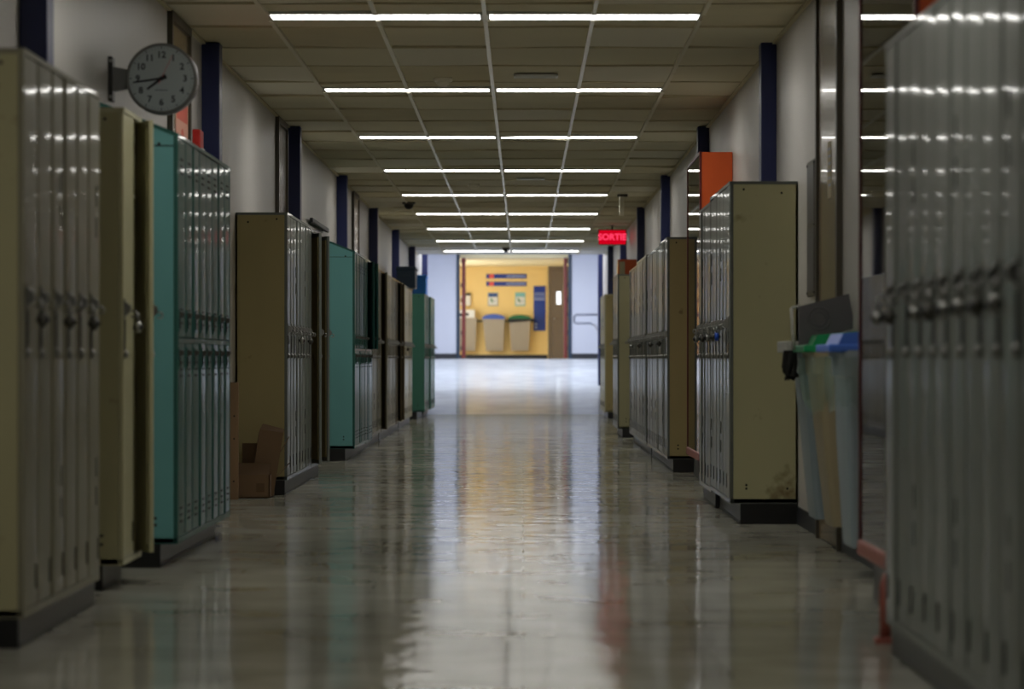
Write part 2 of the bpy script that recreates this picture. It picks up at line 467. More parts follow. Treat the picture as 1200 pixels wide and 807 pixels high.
# ------------------------------------------------------------------ lights
def strip_light(x0, x1, y, label):
    cx = (x0 + x1) / 2
    t = thing('ceiling_light', label, 'ceiling light', (cx, y, CEIL), group='fluorescent strip lights in the corridor ceiling')
    h = (x1 - x0) / 2
    b = MB()
    b.box(-h, h, -.145, -.128, -.006, .03, M['white']); b.box(-h, h, .128, .145, -.006, .03, M['white'])
    b.box(-h, -h + .015, -.128, .128, -.008, .03, M['white']); b.box(h - .015, h, -.128, .128, -.008, .03, M['white'])
    b.box(-h, h, -.145, .145, .03, .045, M['white'])
    b.build('housing', t)
    b = MB(); b.box(-h + .016, h - .016, -.127, .127, -.004, .02, M['tube'], bev=.003)
    b.build('diffuser', t)
    return t
ordn = ['nearest', 'second', 'third', 'fourth', 'fifth', 'sixth', 'seventh', 'eighth', 'ninth']
proto = None
for k in range(-2, 9):
    y = LY + 4.877 * k
    for s, (x0, x1) in (('left', (-1.43, -.228)), ('right', (-.202, 1.0))):
        if k >= 0:
            lab = 'lit white strip light, %s half of the %s row in view from the top' % (s, ordn[k])
        else:
            lab = 'lit strip light above the viewer, %s half of the row %s' % (s, {-1: 'just before the clock', -2: 'over the near lockers'}[k])
        if proto is None: proto = strip_light(x0, x1, y, lab)
        else: copy_tree(proto, ((x0 + x1) / 2, y, CEIL), lab)
# crossing lamps and the added lobby glow (bright rooms beyond the corridor)
def panel_light(name, label, x, y, z, w, d, m):
    t = thing(name, label, 'ceiling light', (x, y, z))
    b = MB(); b.box(-w / 2 - .03, w / 2 + .03, -d / 2 - .03, d / 2 + .03, -.03, 0, M['white']); b.build('frame', t)
    b = MB(); b.box(-w / 2, w / 2, -d / 2, d / 2, -.045, -.031, m); b.build('diffuser', t)
panel_light('ceiling_panel_light', 'broad cool white light panel over the start of the ramp', 0, 61.8, HALLC, 4.0, 2.4, M['hall_lamp'])
panel_light('ceiling_panel_light', 'broad cool white light panel over the middle of the ramp', 0, 66.2, HALLC, 4.0, 2.4, M['hall_lamp'])
panel_light('ceiling_panel_light', 'broad cool white light panel in front of the end wall', 0, 70.4, HALLC, 4.0, 1.6, M['hall_lamp'])
t = thing('added_window_1', 'large glowing window added out of view in the left wall to light the yellow lobby', 'window', (-2.4, 76.6, TOP)); t['kind'] = 'structure'  # invented window, out of view; its glowing panes brighten the yellow lobby
b = MB()
for y0_, y1_, z0_, z1_ in ((-2.3, 2.3, .2, .28), (-2.3, 2.3, 2.2, 2.28), (-2.3, -2.22, .28, 2.2), (2.22, 2.3, .28, 2.2), (-.04, .04, .28, 2.2)): b.box(0, .06, y0_, y1_, z0_, z1_, M['white'])
b.build('window_frame', t)
b = MB(); b.box(.005, .015, -2.22, -.04, .28, 2.2, M['added_window_glow']); b.build('pane', t)
b = MB(); b.box(.005, .015, .04, 2.22, .28, 2.2, M['added_window_glow']); b.build('pane', t)


# ------------------------------------------------------------------ lockers
def door_profile(s, w, th=.02, r=.008, crown=.0015):
    """outline of a pan door in plan: u outwards, v along the corridor from the hinge (0) back to -w"""
    pts = [(-th, -.003), (-th, -w + .003)]
    v1, v0 = -w + .003, -.003
    def arc(cv, a0, a1):
        return [( -r + r * math.sin(a), cv + r * math.cos(a)) for a in (a0 + (a1 - a0) * k / 4 for k in range(5))]
    pts += [(-r + r * math.sin(PI / 2 * k / 4), v1 + r - r * math.cos(PI / 2 * k / 4)) for k in range(5)]
    n = 6
    for k in range(1, n):
        t = k / n
        pts.append((crown * 4 * t * (1 - t), v1 + r + (v0 - v1 - 2 * r) * t))
    pts += [(-r + r * math.cos(PI / 2 * k / 4), v0 - r + r * math.sin(PI / 2 * k / 4)) for k in range(5)]
    return [(-s * u if s > 0 else u, v) for u, v in pts]   # right bank (s>0) faces -X


DOORS = {}
def door_mesh(s, w, za, zb, pm, im, odd=0):
    key = (s, round(w, 4), za, zb, pm, im, odd)
    if key in DOORS: return DOORS[key]
    o = -1 if s > 0 else 1
    b = MB()
    b.prism(door_profile(s, w), 'z', za, zb, M[pm], smooth=True)
    # folded stiffener pan on the inner side
    b.box(-o * .021, -o * .026, -w + .03, -.03, za + .03, zb - .03, M[im])
    # louvre slots and hinge leaves
    H = zb - za
    vv = -.055 if w > .2 else -.04
    def slot(v, z, h, ww=.008):
        b.box(o * .0005, o * .0042, v - ww / 2, v + ww / 2, z, z + h, M['slot'])
    if H > 1.2:
        if odd:
            for z in (1.50, 1.385): slot(-w * .35, z + 0, .075)
            for z in (.49, .38): slot(-w * .35, z, .07)
        slot(-.045, za + .05, .08)
    else:
        for k in range(3): slot(-w * .5, za + .06 + k * .03, .008, w * .3)
        for k in range(3): slot(-w * .5, zb - .09 - k * .03, .008, w * .3)
    me = b.mesh('door')
    me.set_sharp_from_angle(angle=math.radians(50))
    DOORS[key] = me
    return me


HANDLES = {}
def handle_mesh(s, w, zc, kind):
    key = (s, round(w, 3), zc, kind)
    if key in HANDLES: return HANDLES[key]
    o = -1 if s > 0 else 1
    b = MB()
    v = -w + .06
    mm = M['dull_steel']
    if kind == 'lift':
        # backing plate with recessed finger pull, lift latch, hasp loop, lower screw
        b.box(0, o * .003, v - .022, v + .022, zc - .19, zc + .05, mm)
        b.box(o * .001, o * .0045, v - .017, v + .017, zc - .15, zc - .035, M['slot'])
        b.hexa([(o * .004, v - .016, zc - .02), (o * .024, v - .012, zc - .005), (o * .024, v + .012, zc - .005), (o * .004, v + .016, zc - .02),
                (o * .004, v - .016, zc + .04), (o * .028, v - .012, zc + .022), (o * .028, v + .012, zc + .022), (o * .004, v + .016, zc + .04)], M['steel'])
        b.lathe((o * .004, v, zc - .172), (o, 0, 0), [(.016, 0), (.015, .006), (.009, .011), (.001, .013)], M['steel'], 10)
        b.tube([(o * .03, v, zc + .002), (o * .046, v, zc + .0), (o * .05, v, zc - .012), (o * .044, v, zc - .024), (o * .028, v, zc - .02)], .004, M['steel'], 6)
    else:
        b.box(0, o * .005, v - .02, v + .02, zc - .05, zc + .05, M['teal_paint'], bev=.002)
        b.box(o * .004, o * .008, v - .011, v + .011, zc - .035, zc + .01, M['slot'])
        b.hexa([(o * .004, v - .012, zc + .01), (o * .022, v - .01, zc + .016), (o * .022, v + .01, zc + .016), (o * .004, v + .012, zc + .01),
                (o * .004, v - .012, zc + .04), (o * .026, v - .01, zc + .034), (o * .026, v + .01, zc + .034), (o * .004, v + .012, zc + .04)], mm)
    me = b.mesh('handle')
    HANDLES[key] = me
    return me


def locker_bank(label, s, xf, y0, widths, pm, sm, z0=.105, z1=1.92, wall=None, slope=0.0, tiers=1, kick=.07, ajar=None, hz=1.12,
                im=None, group=None, ajar_tier=None, base_end=.0, sticker=None):
    """a bolted bank of lockers; s -1 left wall, +1 right wall; xf = x of the door face; y0 = near end"""
    wx = wall if wall is not None else (WL if s < 0 else WR)
    o = -1 if s > 0 else 1
    wx += o * .003
    L = sum(widths); y1 = y0 + L
    cx = (xf + wx) / 2
    t = thing('locker_bank', label, 'lockers', (cx, y0 + L / 2, 0), group=group)
    def R(x): return x - cx
    def V(y): return y - y0 - L / 2
    xi = xf - o * .022            # plane of the carcass front
    im = im or sm
    b = MB()
    zb = z1 + slope
    def side(ya, yb, mm, holes):
        poly = [(R(xi), z0), (R(xi), z1), (R(wx), zb), (R(wx), z0)]
        b.prism(poly, 'y', V(ya), V(yb), M[mm])
        if holes:
            for u, z in holes:
                b.lathe((R(xi) + (wx - xi) * u, V(ya) + .0005, z), (0, -1, 0), [(.007, 0), (.007, .0012)], M['slot'], 8)
    side(y0, y0 + .014, sm, [(.16, z1 - .04), (.75, z1 - .06), (.2, .22), (.2, z0 + .08), (.84, z0 + .08)])
    side(y1 - .014, y1, sm, None)
    # front rolled edge of the near side, top cap, bottom, back
    b.box(R(xi), R(xf - o * .002), V(y0), V(y0 + .016), z0, z1, M[pm], bev=.004)
    b.box(R(xi), R(xf - o * .002), V(y1 - .016), V(y1), z0, z1, M[pm], bev=.004)
    b.prism([(R(xf), z1 - .012), (R(xf), z1 + .006), (R(wx), zb + .006), (R(wx), zb - .012)], 'y', V(y0 - .002), V(y1 + .002), M[pm])
    b.box(R(xf - o * .003), R(wx), V(y0), V(y1), z0 - .004, z0 + .022, M[pm])
    b.box(R(wx), R(wx + o * .01), V(y0), V(y1), z0, z1, M[im])
    y = y0
    for w in widths[:-1]:
        y += w
        b.box(R(wx), R(xi), V(y - .006), V(y + .006), z0, z1, M[im])
    b.box(R(wx), R(xi), V(y0 + .014), V(y1 - .014), 1.60, 1.612, M[im])
    if tiers == 2: b.box(R(wx), R(xf - o * .006), V(y0 + .016), V(y1 - .016), 1.0, 1.022, M[pm])
    if slope: b.box(R(xi) - o * .0, R(wx), V(y0) - .003, V(y0), z1 - .05, z1 - .046, M['slot'])
    if sticker: b.box(R(xi - o * .14), R(xi - o * .20), V(y0) - .002, V(y0), z1 - .095, z1 - .075, M['sign_pale'])
    b.build('body', t)
    b = MB()
    b.box(R(xf - o * kick), R(wx), V(y0 + base_end), V(y1 - .02), 0, z0 - .004, M['kick'])
    b.box(R(xf - o * kick + o * .004), R(xf - o * kick), V(y0 + base_end + .02), V(y1 - .04), 0.004, .016, M['dark_metal'])
    b.build('base', t)
    y = y0
    hk = 'lift' if tiers == 1 else 'small'
    for i, w in enumerate(widths):
        y += w
        tr = [(z0 + .026, z1 - .016, hz)] if tiers == 1 else [(z0 + .026, .998, .93), (1.026, z1 - .016, 1.10)]
        for q, (za, zz, hh) in enumerate(tr):
            dm = door_mesh(s, w - .008, za, zz, pm, im, (i + 1) % 3 == 0)
            a = 0.0
            if ajar and i in ajar and (ajar_tier is None or ajar_tier == q): a = math.radians(ajar[i])
            a += random.uniform(-.012, .024) if not a else 0
            d = link('door', dm, t, (R(xf) - o * .004, V(y - .004), 0), a if o > 0 else -a)
            d.rotation_euler.y = random.uniform(-.0012, .0012)
            link('handle', handle_mesh(s, w - .008, hh, hk), d)
    return t


LS, RS = -1, 1
E = [.306] * 20
banks = {}
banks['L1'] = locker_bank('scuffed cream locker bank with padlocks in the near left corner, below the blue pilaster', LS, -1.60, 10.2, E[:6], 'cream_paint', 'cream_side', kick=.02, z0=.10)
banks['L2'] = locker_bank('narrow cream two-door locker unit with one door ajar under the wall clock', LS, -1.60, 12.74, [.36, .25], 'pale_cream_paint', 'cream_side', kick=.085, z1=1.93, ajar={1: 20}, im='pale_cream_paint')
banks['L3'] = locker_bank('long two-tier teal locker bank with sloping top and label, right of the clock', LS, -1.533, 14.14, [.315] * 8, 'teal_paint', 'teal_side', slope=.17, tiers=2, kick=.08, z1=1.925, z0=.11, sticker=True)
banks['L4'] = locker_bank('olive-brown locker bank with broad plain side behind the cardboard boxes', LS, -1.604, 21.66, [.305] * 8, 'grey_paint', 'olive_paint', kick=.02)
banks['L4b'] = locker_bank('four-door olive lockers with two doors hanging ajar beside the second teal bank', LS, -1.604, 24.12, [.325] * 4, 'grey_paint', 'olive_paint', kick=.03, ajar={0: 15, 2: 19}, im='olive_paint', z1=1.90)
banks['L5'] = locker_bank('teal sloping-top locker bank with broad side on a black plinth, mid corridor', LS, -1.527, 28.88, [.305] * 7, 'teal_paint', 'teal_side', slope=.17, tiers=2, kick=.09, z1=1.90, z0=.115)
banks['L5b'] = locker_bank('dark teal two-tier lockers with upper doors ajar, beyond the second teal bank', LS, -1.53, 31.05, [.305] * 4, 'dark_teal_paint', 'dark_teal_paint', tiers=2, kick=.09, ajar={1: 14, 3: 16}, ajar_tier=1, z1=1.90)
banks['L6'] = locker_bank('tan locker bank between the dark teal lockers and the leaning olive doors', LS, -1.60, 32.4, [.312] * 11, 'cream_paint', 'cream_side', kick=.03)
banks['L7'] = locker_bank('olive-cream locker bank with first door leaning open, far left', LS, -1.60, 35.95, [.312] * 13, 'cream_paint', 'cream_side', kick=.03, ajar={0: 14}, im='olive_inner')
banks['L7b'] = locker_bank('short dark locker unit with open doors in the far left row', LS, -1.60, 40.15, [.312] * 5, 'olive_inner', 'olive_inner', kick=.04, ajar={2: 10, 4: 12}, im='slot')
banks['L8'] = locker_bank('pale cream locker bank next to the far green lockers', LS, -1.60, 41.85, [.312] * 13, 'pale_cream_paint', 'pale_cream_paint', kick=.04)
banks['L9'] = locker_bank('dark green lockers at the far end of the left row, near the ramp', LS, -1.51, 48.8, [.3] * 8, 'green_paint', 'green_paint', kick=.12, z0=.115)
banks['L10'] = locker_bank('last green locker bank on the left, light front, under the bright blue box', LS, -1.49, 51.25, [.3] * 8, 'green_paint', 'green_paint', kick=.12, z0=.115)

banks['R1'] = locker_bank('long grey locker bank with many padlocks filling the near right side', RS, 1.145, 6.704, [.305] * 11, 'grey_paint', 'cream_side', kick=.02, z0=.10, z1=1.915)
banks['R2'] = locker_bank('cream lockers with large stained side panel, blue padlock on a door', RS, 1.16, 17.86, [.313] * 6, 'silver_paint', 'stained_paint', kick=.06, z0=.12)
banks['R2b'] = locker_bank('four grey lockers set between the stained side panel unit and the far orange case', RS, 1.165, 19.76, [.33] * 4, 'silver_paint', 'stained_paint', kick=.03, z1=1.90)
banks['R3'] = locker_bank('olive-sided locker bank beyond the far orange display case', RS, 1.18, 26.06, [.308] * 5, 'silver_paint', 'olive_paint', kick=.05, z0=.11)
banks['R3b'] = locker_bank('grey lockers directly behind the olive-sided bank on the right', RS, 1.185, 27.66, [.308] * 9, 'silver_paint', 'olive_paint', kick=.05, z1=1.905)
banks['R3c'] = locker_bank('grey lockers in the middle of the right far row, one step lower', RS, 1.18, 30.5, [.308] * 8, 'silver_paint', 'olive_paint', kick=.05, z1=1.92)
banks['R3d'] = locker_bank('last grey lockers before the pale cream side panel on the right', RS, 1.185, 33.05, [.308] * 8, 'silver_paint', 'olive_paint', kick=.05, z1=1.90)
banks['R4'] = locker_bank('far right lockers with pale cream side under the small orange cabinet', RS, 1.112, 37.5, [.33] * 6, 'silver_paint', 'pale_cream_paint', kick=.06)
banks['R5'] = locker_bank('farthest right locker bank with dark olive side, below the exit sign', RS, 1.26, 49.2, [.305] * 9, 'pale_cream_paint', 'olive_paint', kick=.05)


# ------------------------------------------------------------------ padlocks
def padlock(label, body_m):
    t = thing('padlock', label, 'padlock', group='combination padlocks on locker handles')
    b = MB()
    b.lathe((0, 0, -.042), (1, 0, 0), [(.002, -.011), (.021, -.011), (.0245, -.008), (.0245, .008), (.021, .011), (.002, .011)], M[body_m], 20)
    b.build('body', t)
    b = MB()
    b.tube([(0, -.013, -.024), (0, -.013, -.002), (0, -.009, .010), (0, 0, .014), (0, .009, .010), (0, .013, -.002), (0, .013, -.024)], .0038, M['steel'], 8)
    b.build('shackle', t)
    b = MB()
    b.lathe((0, 0, -.042), (1, 0, 0), [(.002, -.021), (.009, -.020), (.010, -.014), (.017, -.013), (.017, .013), (.010, .014), (.009, .020), (.002, .021)], M['black'], 16)
    b.build('dial', t)
    return t
def door_spot(bank, i, hz=1.12):
    d = [c for c in bank.children if c.name.split('.')[0] == 'door'][i]
    o = 1 if bank.location.x < 0 else -1
    w = abs(min(v.co.y for v in d.data.vertices))
    return bank.location.x + d.location.x + o * .054, bank.location.y + d.location.y - w + .06, hz - .022
lock_m = padlock('p', 'steel'); lock_b = padlock('p', 'lock_blue'); lock_d = padlock('p', 'dull_steel')
first = {id(lock_m): True, id(lock_b): True, id(lock_d): True}
def hang(src, bank, i, label, rz=0.0):
    loc = door_spot(banks[bank], i)
    if first[id(src)]:
        first[id(src)] = False; src.location = loc; src['label'] = label; o = src
    else: o = copy_tree(src, loc, label)
    o.rotation_euler = (0, 0, rz)
cnt = ['first', 'second', 'third', 'fourth', 'fifth', 'sixth', 'seventh', 'eighth', 'ninth', 'tenth', 'eleventh']
n = len([0] * 11)
for q, i in enumerate(range(10, 1, -1)):
    if i in (8,): continue
    hang(lock_m if i % 3 else lock_d, 'R1', i, 'padlock on the %s door from the far end of the near right lockers' % cnt[q], random.uniform(-.25, .25))
hang(lock_d, 'L1', 0, 'dark padlock on the nearest door of the near left cream lockers')
hang(lock_d, 'L1', 2, 'dark padlock on the third door of the near left cream lockers')
hang(lock_d, 'L1', 4, 'dark padlock on the fifth door of the near left cream lockers')
hang(lock_m, 'L2', 0, 'silver padlock on the closed door of the narrow cream unit')
hang(lock_b, 'R2', 1, 'bright blue padlock on the stained-side cream lockers')
hang(lock_d, 'R2', 2, 'dark padlock just behind the blue padlock on the cream lockers', .2)
hang(lock_m, 'R2', 4, 'silver padlock two doors behind the blue padlock', .2)
hang(lock_d, 'R2b', 0, 'dark padlock on the nearest of four grey lockers by the orange case', .15)
hang(lock_m, 'R2b', 2, 'silver padlock on the third of four grey lockers by the orange case', .15)
hang(lock_d, 'R3', 1, 'dark padlock on the second door of the olive-sided bank on the right')
hang(lock_d, 'R3b', 2, 'dark padlock on the third grey locker behind the olive-sided bank')
hang(lock_d, 'R3c', 1, 'dark padlock on the second door of the mid right grey lockers')
hang(lock_m, 'R3d', 1, 'silver padlock on the last grey lockers before the cream side')
hang(lock_m, 'L4', 2, 'silver padlock on the third door behind the olive-brown side panel')
hang(lock_d, 'L4', 5, 'dark padlock on the sixth door behind the olive-brown side panel')
hang(lock_d, 'L6', 3, 'dark padlock on the tan lockers past the teal bank')
hang(lock_d, 'L8', 3, 'dark padlock on the pale cream lockers near the far green ones')


# ------------------------------------------------------------------ doors, signs on the walls
def wall_door(n, s, y0, y1, label, handle=True, ztop=2.80):
    wx = WL if s < 0 else WR; o = -1 if s > 0 else 1
    t = thing('door_%d' % n, label, 'door', (wx, (y0 + y1) / 2, 0)); t['kind'] = 'structure'
    h = (y1 - y0) / 2
    b = MB()
    b.box(0, o * .03, -h - .05, -h, 0, ztop + .05, M['door_frame']); b.box(0, o * .03, h, h + .05, 0, ztop + .05, M['door_frame'])
    b.box(0, o * .03, -h, h, ztop, ztop + .05, M['door_frame']); b.build('door_frame', t)
    b = MB(); b.box(o * .001, o * .016, -h + .004, h - .004, .01, ztop - .004, M['wood_door']); b.build('leaf', t)
    if handle:
        b = MB()
        b.box(o * .016, o * .022, h - .16, h - .1, .95, 1.2, M['dull_steel'], bev=.002)
        b.tube([(o * .022, h - .13, 1.05), (o * .06, h - .13, 1.05), (o * .065, h - .16, 1.05), (o * .065, h - .25, 1.05)], .01, M['steel'], 8)
        b.build('door_handle', t)
    return t
wall_door(1, LS, 17.56, 18.48, 'tall brown door behind the wall clock on the left wall')
wall_door(2, LS, 25.2, 26.1, 'tall brown door above the olive-brown lockers on the left wall')
wall_door(3, LS, 36.4, 37.5, 'brown door far down the left wall past the teal lockers')
wall_door(4, RS, 15.42, 16.45, 'tall shiny brown door behind the leaning bins on the right wall')
# notes and signs
b = MB(); t = thing('paper_note', 'small yellowed paper note stuck on the tall brown door on the right', 'paper note', (WR - .017, 15.85, 1.87))
b.box(0, -.002, -.09, .09, -.14, .14, M['note']); b.build('sheet', t)
b = MB()
for k in range(6): b.box(-.002, -.003, -.07 + .0 * k, .07 - .02 * (k % 3), .10 - k * .036, .108 - k * .036, M['sign_pale'])
b.build('print', t)
b = MB(); t = thing('notice_board', 'narrow dark grey framed notice panel between stained lockers and brown door', 'notice board', (WR, 16.86, 1.62))
b.box(0, -.02, -.22, .22, -.36, .36, M['door_frame'], bev=.003); b.build('frame', t)
b = MB(); b.box(-.02, -.023, -.19, .19, -.33, .0, M['lid_grey']); b.box(-.02, -.023, -.19, .19, .03, .33, M['lid_grey'])
b.build('panel', t)
b = MB()
for yy, zz in ((-.2, .34), (.2, .34), (-.2, -.34), (.2, -.34), (-.2, .015)): b.lathe((-.02, yy, zz), (-1, 0, 0), [(.008, 0), (.008, .004)], M['black'], 8)
b.build('screw', t)
t = thing('poster', 'red and pink poster on the brown door below the wall clock', 'poster', (WL + .017, 18.1, 2.20))
b = MB(); b.box(0, .002, -.32, .32, -.24, .24, M['poster_pink']); b.build('sheet', t)
b = MB()
b.box(.002, .003, -.28, .28, .08, .2, M['poster_red']); b.lathe((.002, 0.02, -.06), (1, 0, 0), [(.1, 0), (.1, .0012)], M['poster_red'], 16); b.build('print', t)
t = thing('fire_alarm', 'bright red fire alarm box on the wall left of the second blue pilaster', 'fire alarm', (WL - .004, 18.95, 2.16))
b = MB(); b.box(0, .05, -.10, .10, -.13, .13, M['red'], bev=.008); b.build('housing', t)
b = MB(); b.box(.05, .062, -.06, .06, -.04, .02, M['paper'], bev=.003); b.build('pull_bar', t)
t = thing('wall_rail', 'short black rail on the left wall above the ajar olive lockers', 'rail', (WL, 30.1, 2.19))
b = MB(); b.box(.02, .05, -1.2, 1.2, -.02, .02, M['black'], bev=.004); b.build('bar', t)
for yy in (-.9, .9):
    b = MB(); b.box(0, .03, yy - .02, yy + .02, -.015, .015, M['black']); b.build('bracket', t)


# ------------------------------------------------------------------ clock
CY = 15.06
t = thing('wall_clock', 'round double-faced wall clock on a grey arm bracket showing quarter to eight', 'clock', (X(190.5, CY), CY, Z(93, CY)))
cx, cz = t.location.x, t.location.z
R_ = .168
b = MB()
b.lathe((0, 0, 0), (0, 1, 0), [(R_ - .014, -.045), (R_ - .003, -.05), (R_, -.043), (R_, .043), (R_ - .003, .05), (R_ - .014, .045)], M['clock_case'], 48)
b.build('case', t)
b = MB(); b.lathe((0, 0, 0), (0, 1, 0), [(R_ - .015, -.0475), (R_ - .015, -.044)], M['clock_face'], 48, smooth=False)
b.build('face', t)
b = MB()
for h in range(1, 13):
    a = 2 * PI * h / 12
    b.text(str(h), .043, M['ink_black'], (.112 * math.sin(a), -.0478, .112 * math.cos(a) - .001), (1, 0, 0), (0, 0, 1), .0006)
for k in range(60):
    a = 2 * PI * k / 60
    l, w = (.012, .0022) if k % 5 == 0 else (.007, .0008)
    d = Vector((math.sin(a), 0, math.cos(a))); p = Vector((math.cos(a), 0, -math.sin(a)))
    c0 = d * .139 + Vector((0, -.0482, 0))
    vs = [b.bm.verts.new(c0 + d * i + p * j) for i, j in ((0, -w), (0, w), (l, w), (l, -w))]
    b.face(vs, M['ink_black'])
b.build('numerals', t, recalc=False)
b = MB(); b.box(-.03, .03, -.0482, -.0476, -.056, -.053, M['ink_black']); b.build('maker_mark', t)
def hand(name, deg, l, tail, w, w2, y, m):
    a = math.radians(deg); d = Vector((math.sin(a), 0, math.cos(a))); p = Vector((math.cos(a), 0, -math.sin(a)))
    b = MB()
    pts = []
    for yy in (y, y - .0012):
        c = Vector((0, yy, 0))
        pts += [c - d * tail - p * w, c - d * tail + p * w, c + d * l + p * w2, c + d * l - p * w2]
    b.hexa(pts, m); b.build(name, t)
hand('hour_hand', 233, .085, .026, .0075, .005, -.050, M['black'])
hand('minute_hand', 262, .134, .026, .0055, .0035, -.053, M['black'])
hand('second_hand', 26, .12, .03, .0012, .0008, -.056, M['red'])
b = MB(); b.lathe((0, -.048, 0), (0, -1, 0), [(.01, 0), (.01, .01), (.003, .012)], M['black'], 16); b.build('hub', t)
b = MB()
wl = WL - cx
b.prism([(wl + .02, -.058), (wl + .02, .058), (-R_ + .004, .045), (-R_ + .004, -.045)], 'y', -.028, .028, M['clock_case'])
b.build('arm', t)
b = MB(); b.box(wl, wl + .022, -.045, .045, -.105, .105, M['dark_metal'], bev=.004)
b.lathe((wl + .011, -.045, .085), (0, -1, 0), [(.008, 0), (.008, .004)], M['steel'], 8); b.lathe((wl + .011, -.045, -.085), (0, -1, 0), [(.008, 0), (.008, .004)], M['steel'], 8)
b.build('wall_plate', t)


# ------------------------------------------------------------------ glass display cases with orange ends
def display_case(label, y0, y1, xf, z0, z1):
    cx, cy = (xf + WR) / 2, (y0 + y1) / 2
    t = thing('display_case', label, 'display case', (cx, cy, z0), group='orange glass-fronted display cases')
    hx = (WR - xf) / 2 - .004; h = (y1 - y0) / 2; H = z1 - z0
    b = MB()
    b.box(-hx + .01, hx, -h, -h + .025, 0, H, M['orange'], bev=.002); b.box(-hx + .01, hx, h - .025, h, 0, H, M['orange'], bev=.002)
    b.box(-hx + .01, hx, -h + .025, h - .025, H - .03, H, M['orange']); b.box(-hx + .01, hx, -h + .025, h - .025, 0, .03, M['case_inner'])
    b.box(hx - .015, hx, -h + .025, h - .025, .03, H - .03, M['case_inner'])
    b.build('carcass', t)
    b = MB(); b.box(-hx - .012, -hx + .03, -h - .004, h + .004, -.035, .028, M['salmon'], bev=.012); b.build('sill', t)
    b = MB()
    b.box(-hx - .006, -hx + .01, h - .02, h + .004, 0.028, H, M['red_trim']); b.box(-hx - .006, -hx + .01, -h - .004, -h + .02, .028, H, M['red_trim'])
    b.box(-hx - .006, -hx + .01, -h, h, H - .02, H + .004, M['red_trim'])
    b.build('front_frame', t)
    b = MB(); b.box(-hx, -hx + .005, -h + .02, h - .02, .028, H - .02, M['case_glass']); b.build('glass_pane', t)
    b = MB()
    b.box(-hx + .05, hx, -h + .02, h - .02, -z0, -.0, M['kick']); b.build('plinth', t)
    return t
display_case('tall glass-fronted case with dark red frame behind the near right grey lockers', 10.55, 12.3, 1.30, .205, 2.46)
display_case('tall orange-ended glass display case behind the blue padlocked cream lockers', 23.4, 25.2, 1.30, .205, 2.45)
# near case's thick end post
t = thing('bumper_post', 'salmon bent guard post at the corner of the near glass case', 'guard', (1.185, 10.4, 0))
b = MB()
b.tube([(0, 0, .02), (0, 0, .12), (0, 0, .185), (.012, .02, .215), (.04, .06, .226), (.088, .13, .228)], .02, M['salmon'], 10)
b.build('tube', t)
b = MB(); b.box(-.035, .035, -.035, .035, 0, .02, M['salmon'], bev=.004); b.build('foot_plate', t)


# ------------------------------------------------------------------ bins hung on the right wall
def wall_bin(name, label, wx, o, yc, zt, zb, wy, wyb, dx, dxb, m, lab=None, group=None):
    """tapered slim bin hung from its rim: o = outward direction in x"""
    t = thing(name, label, 'bin', (wx, yc, zb), group=group)
    H = zt - zb
    b = MB()
    g = .02
    def ring(z, d, w, rr=.03, dd0=g):
        pts = []
        for (cu, cv, a0) in ((d - rr, w / 2 - rr, 0), (dd0 + rr, w / 2 - rr, 90), (dd0 + rr, -w / 2 + rr, 180), (d - rr, -w / 2 + rr, 270)):
            for k in range(4):
                a = math.radians(a0 + 30 * k)
                pts.append((o * (cu + rr * math.cos(a)), cv + rr * math.sin(a), z))
        return [b.bm.verts.new(p) for p in pts]
    rs = [ring(0, dxb, wyb, .022), ring(.02, dxb + .004, wyb + .006), ring(H * .55, (dx + dxb) / 2 + .005, (wy + wyb) / 2), ring(H * .86, dx - .012, wy - .02),
          ring(H * .87, dx - .004, wy - .008), ring(H - .03, dx, wy), ring(H - .03, dx + .012, wy + .02), ring(H, dx + .012, wy + .02), ring(H, dx - .004, wy - .004), ring(H * .5, (dx + dxb) / 2 - .004, (wy + wyb) / 2 - .02, .022, g + .006), ring(.02, dxb - .004, wyb - .02, .018, g + .006)]
    for p, q in zip(rs, rs[1:]):
        for k in range(len(p)):
            f = b.face([p[k], p[(k + 1) % len(p)], q[(k + 1) % len(p)], q[k]], M[m]); f.smooth = True
    b.face(rs[0][::-1], M[m]); b.face(rs[-1], M[m])
    me = b.mesh('body'); me.set_sharp_from_angle(angle=math.radians(35)); link('body', me, t)
    b = MB(); b.box(0, o * .03, -wy * .4, wy * .4, H - .07, H - .045, M['dark_metal']); b.box(0, o * .02, -wy * .3, wy * .3, H * .3, H * .3 + .02, M['dark_metal'])
    b.build('hanger', t)
    return t, H
def flat_lid(t, H, o, wy, dx, m, zoff=.0, tilt=0.0, raise_=.05):
    b = MB()
    e = dx + .04
    b.box(o * .02, o * e, -wy / 2 - .02, wy / 2 + .02, H + zoff - .012, H + zoff + .022, M[m], bev=.007)
    b.hexa([(o * .005, -wy / 2 - .015, H + zoff + .02), (o * (e - .04), -wy / 2 - .015, H + zoff + .02), (o * (e - .04), wy / 2 + .015, H + zoff + .02), (o * .005, wy / 2 + .015, H + zoff + .02),
            (o * .005, -wy / 2 - .015, H + zoff + .085), (o * (e - .065), -wy / 2 - .015, H + zoff + .068), (o * (e - .065), wy / 2 + .015, H + zoff + .068), (o * .005, wy / 2 + .015, H + zoff + .085)], M[m])
    b.build('lid', t)
g1 = 'slim recycling bins hung on the right wall'
T1, H1 = wall_bin('recycling_bin', 'pale blue-grey slim bin under the raised charcoal lid, leaning out by the stained lockers', WR, -1, 15.72, 0.965, .145, .56, .40, .195, .115, 'bin_blue_grey', group=g1)
T2, H2 = wall_bin('recycling_bin', 'beige slim bin with green lid between two blue-grey bins on the right', WR, -1, 14.92, 0.965, .15, .56, .40, .20, .11, 'bin_beige', group=g1)
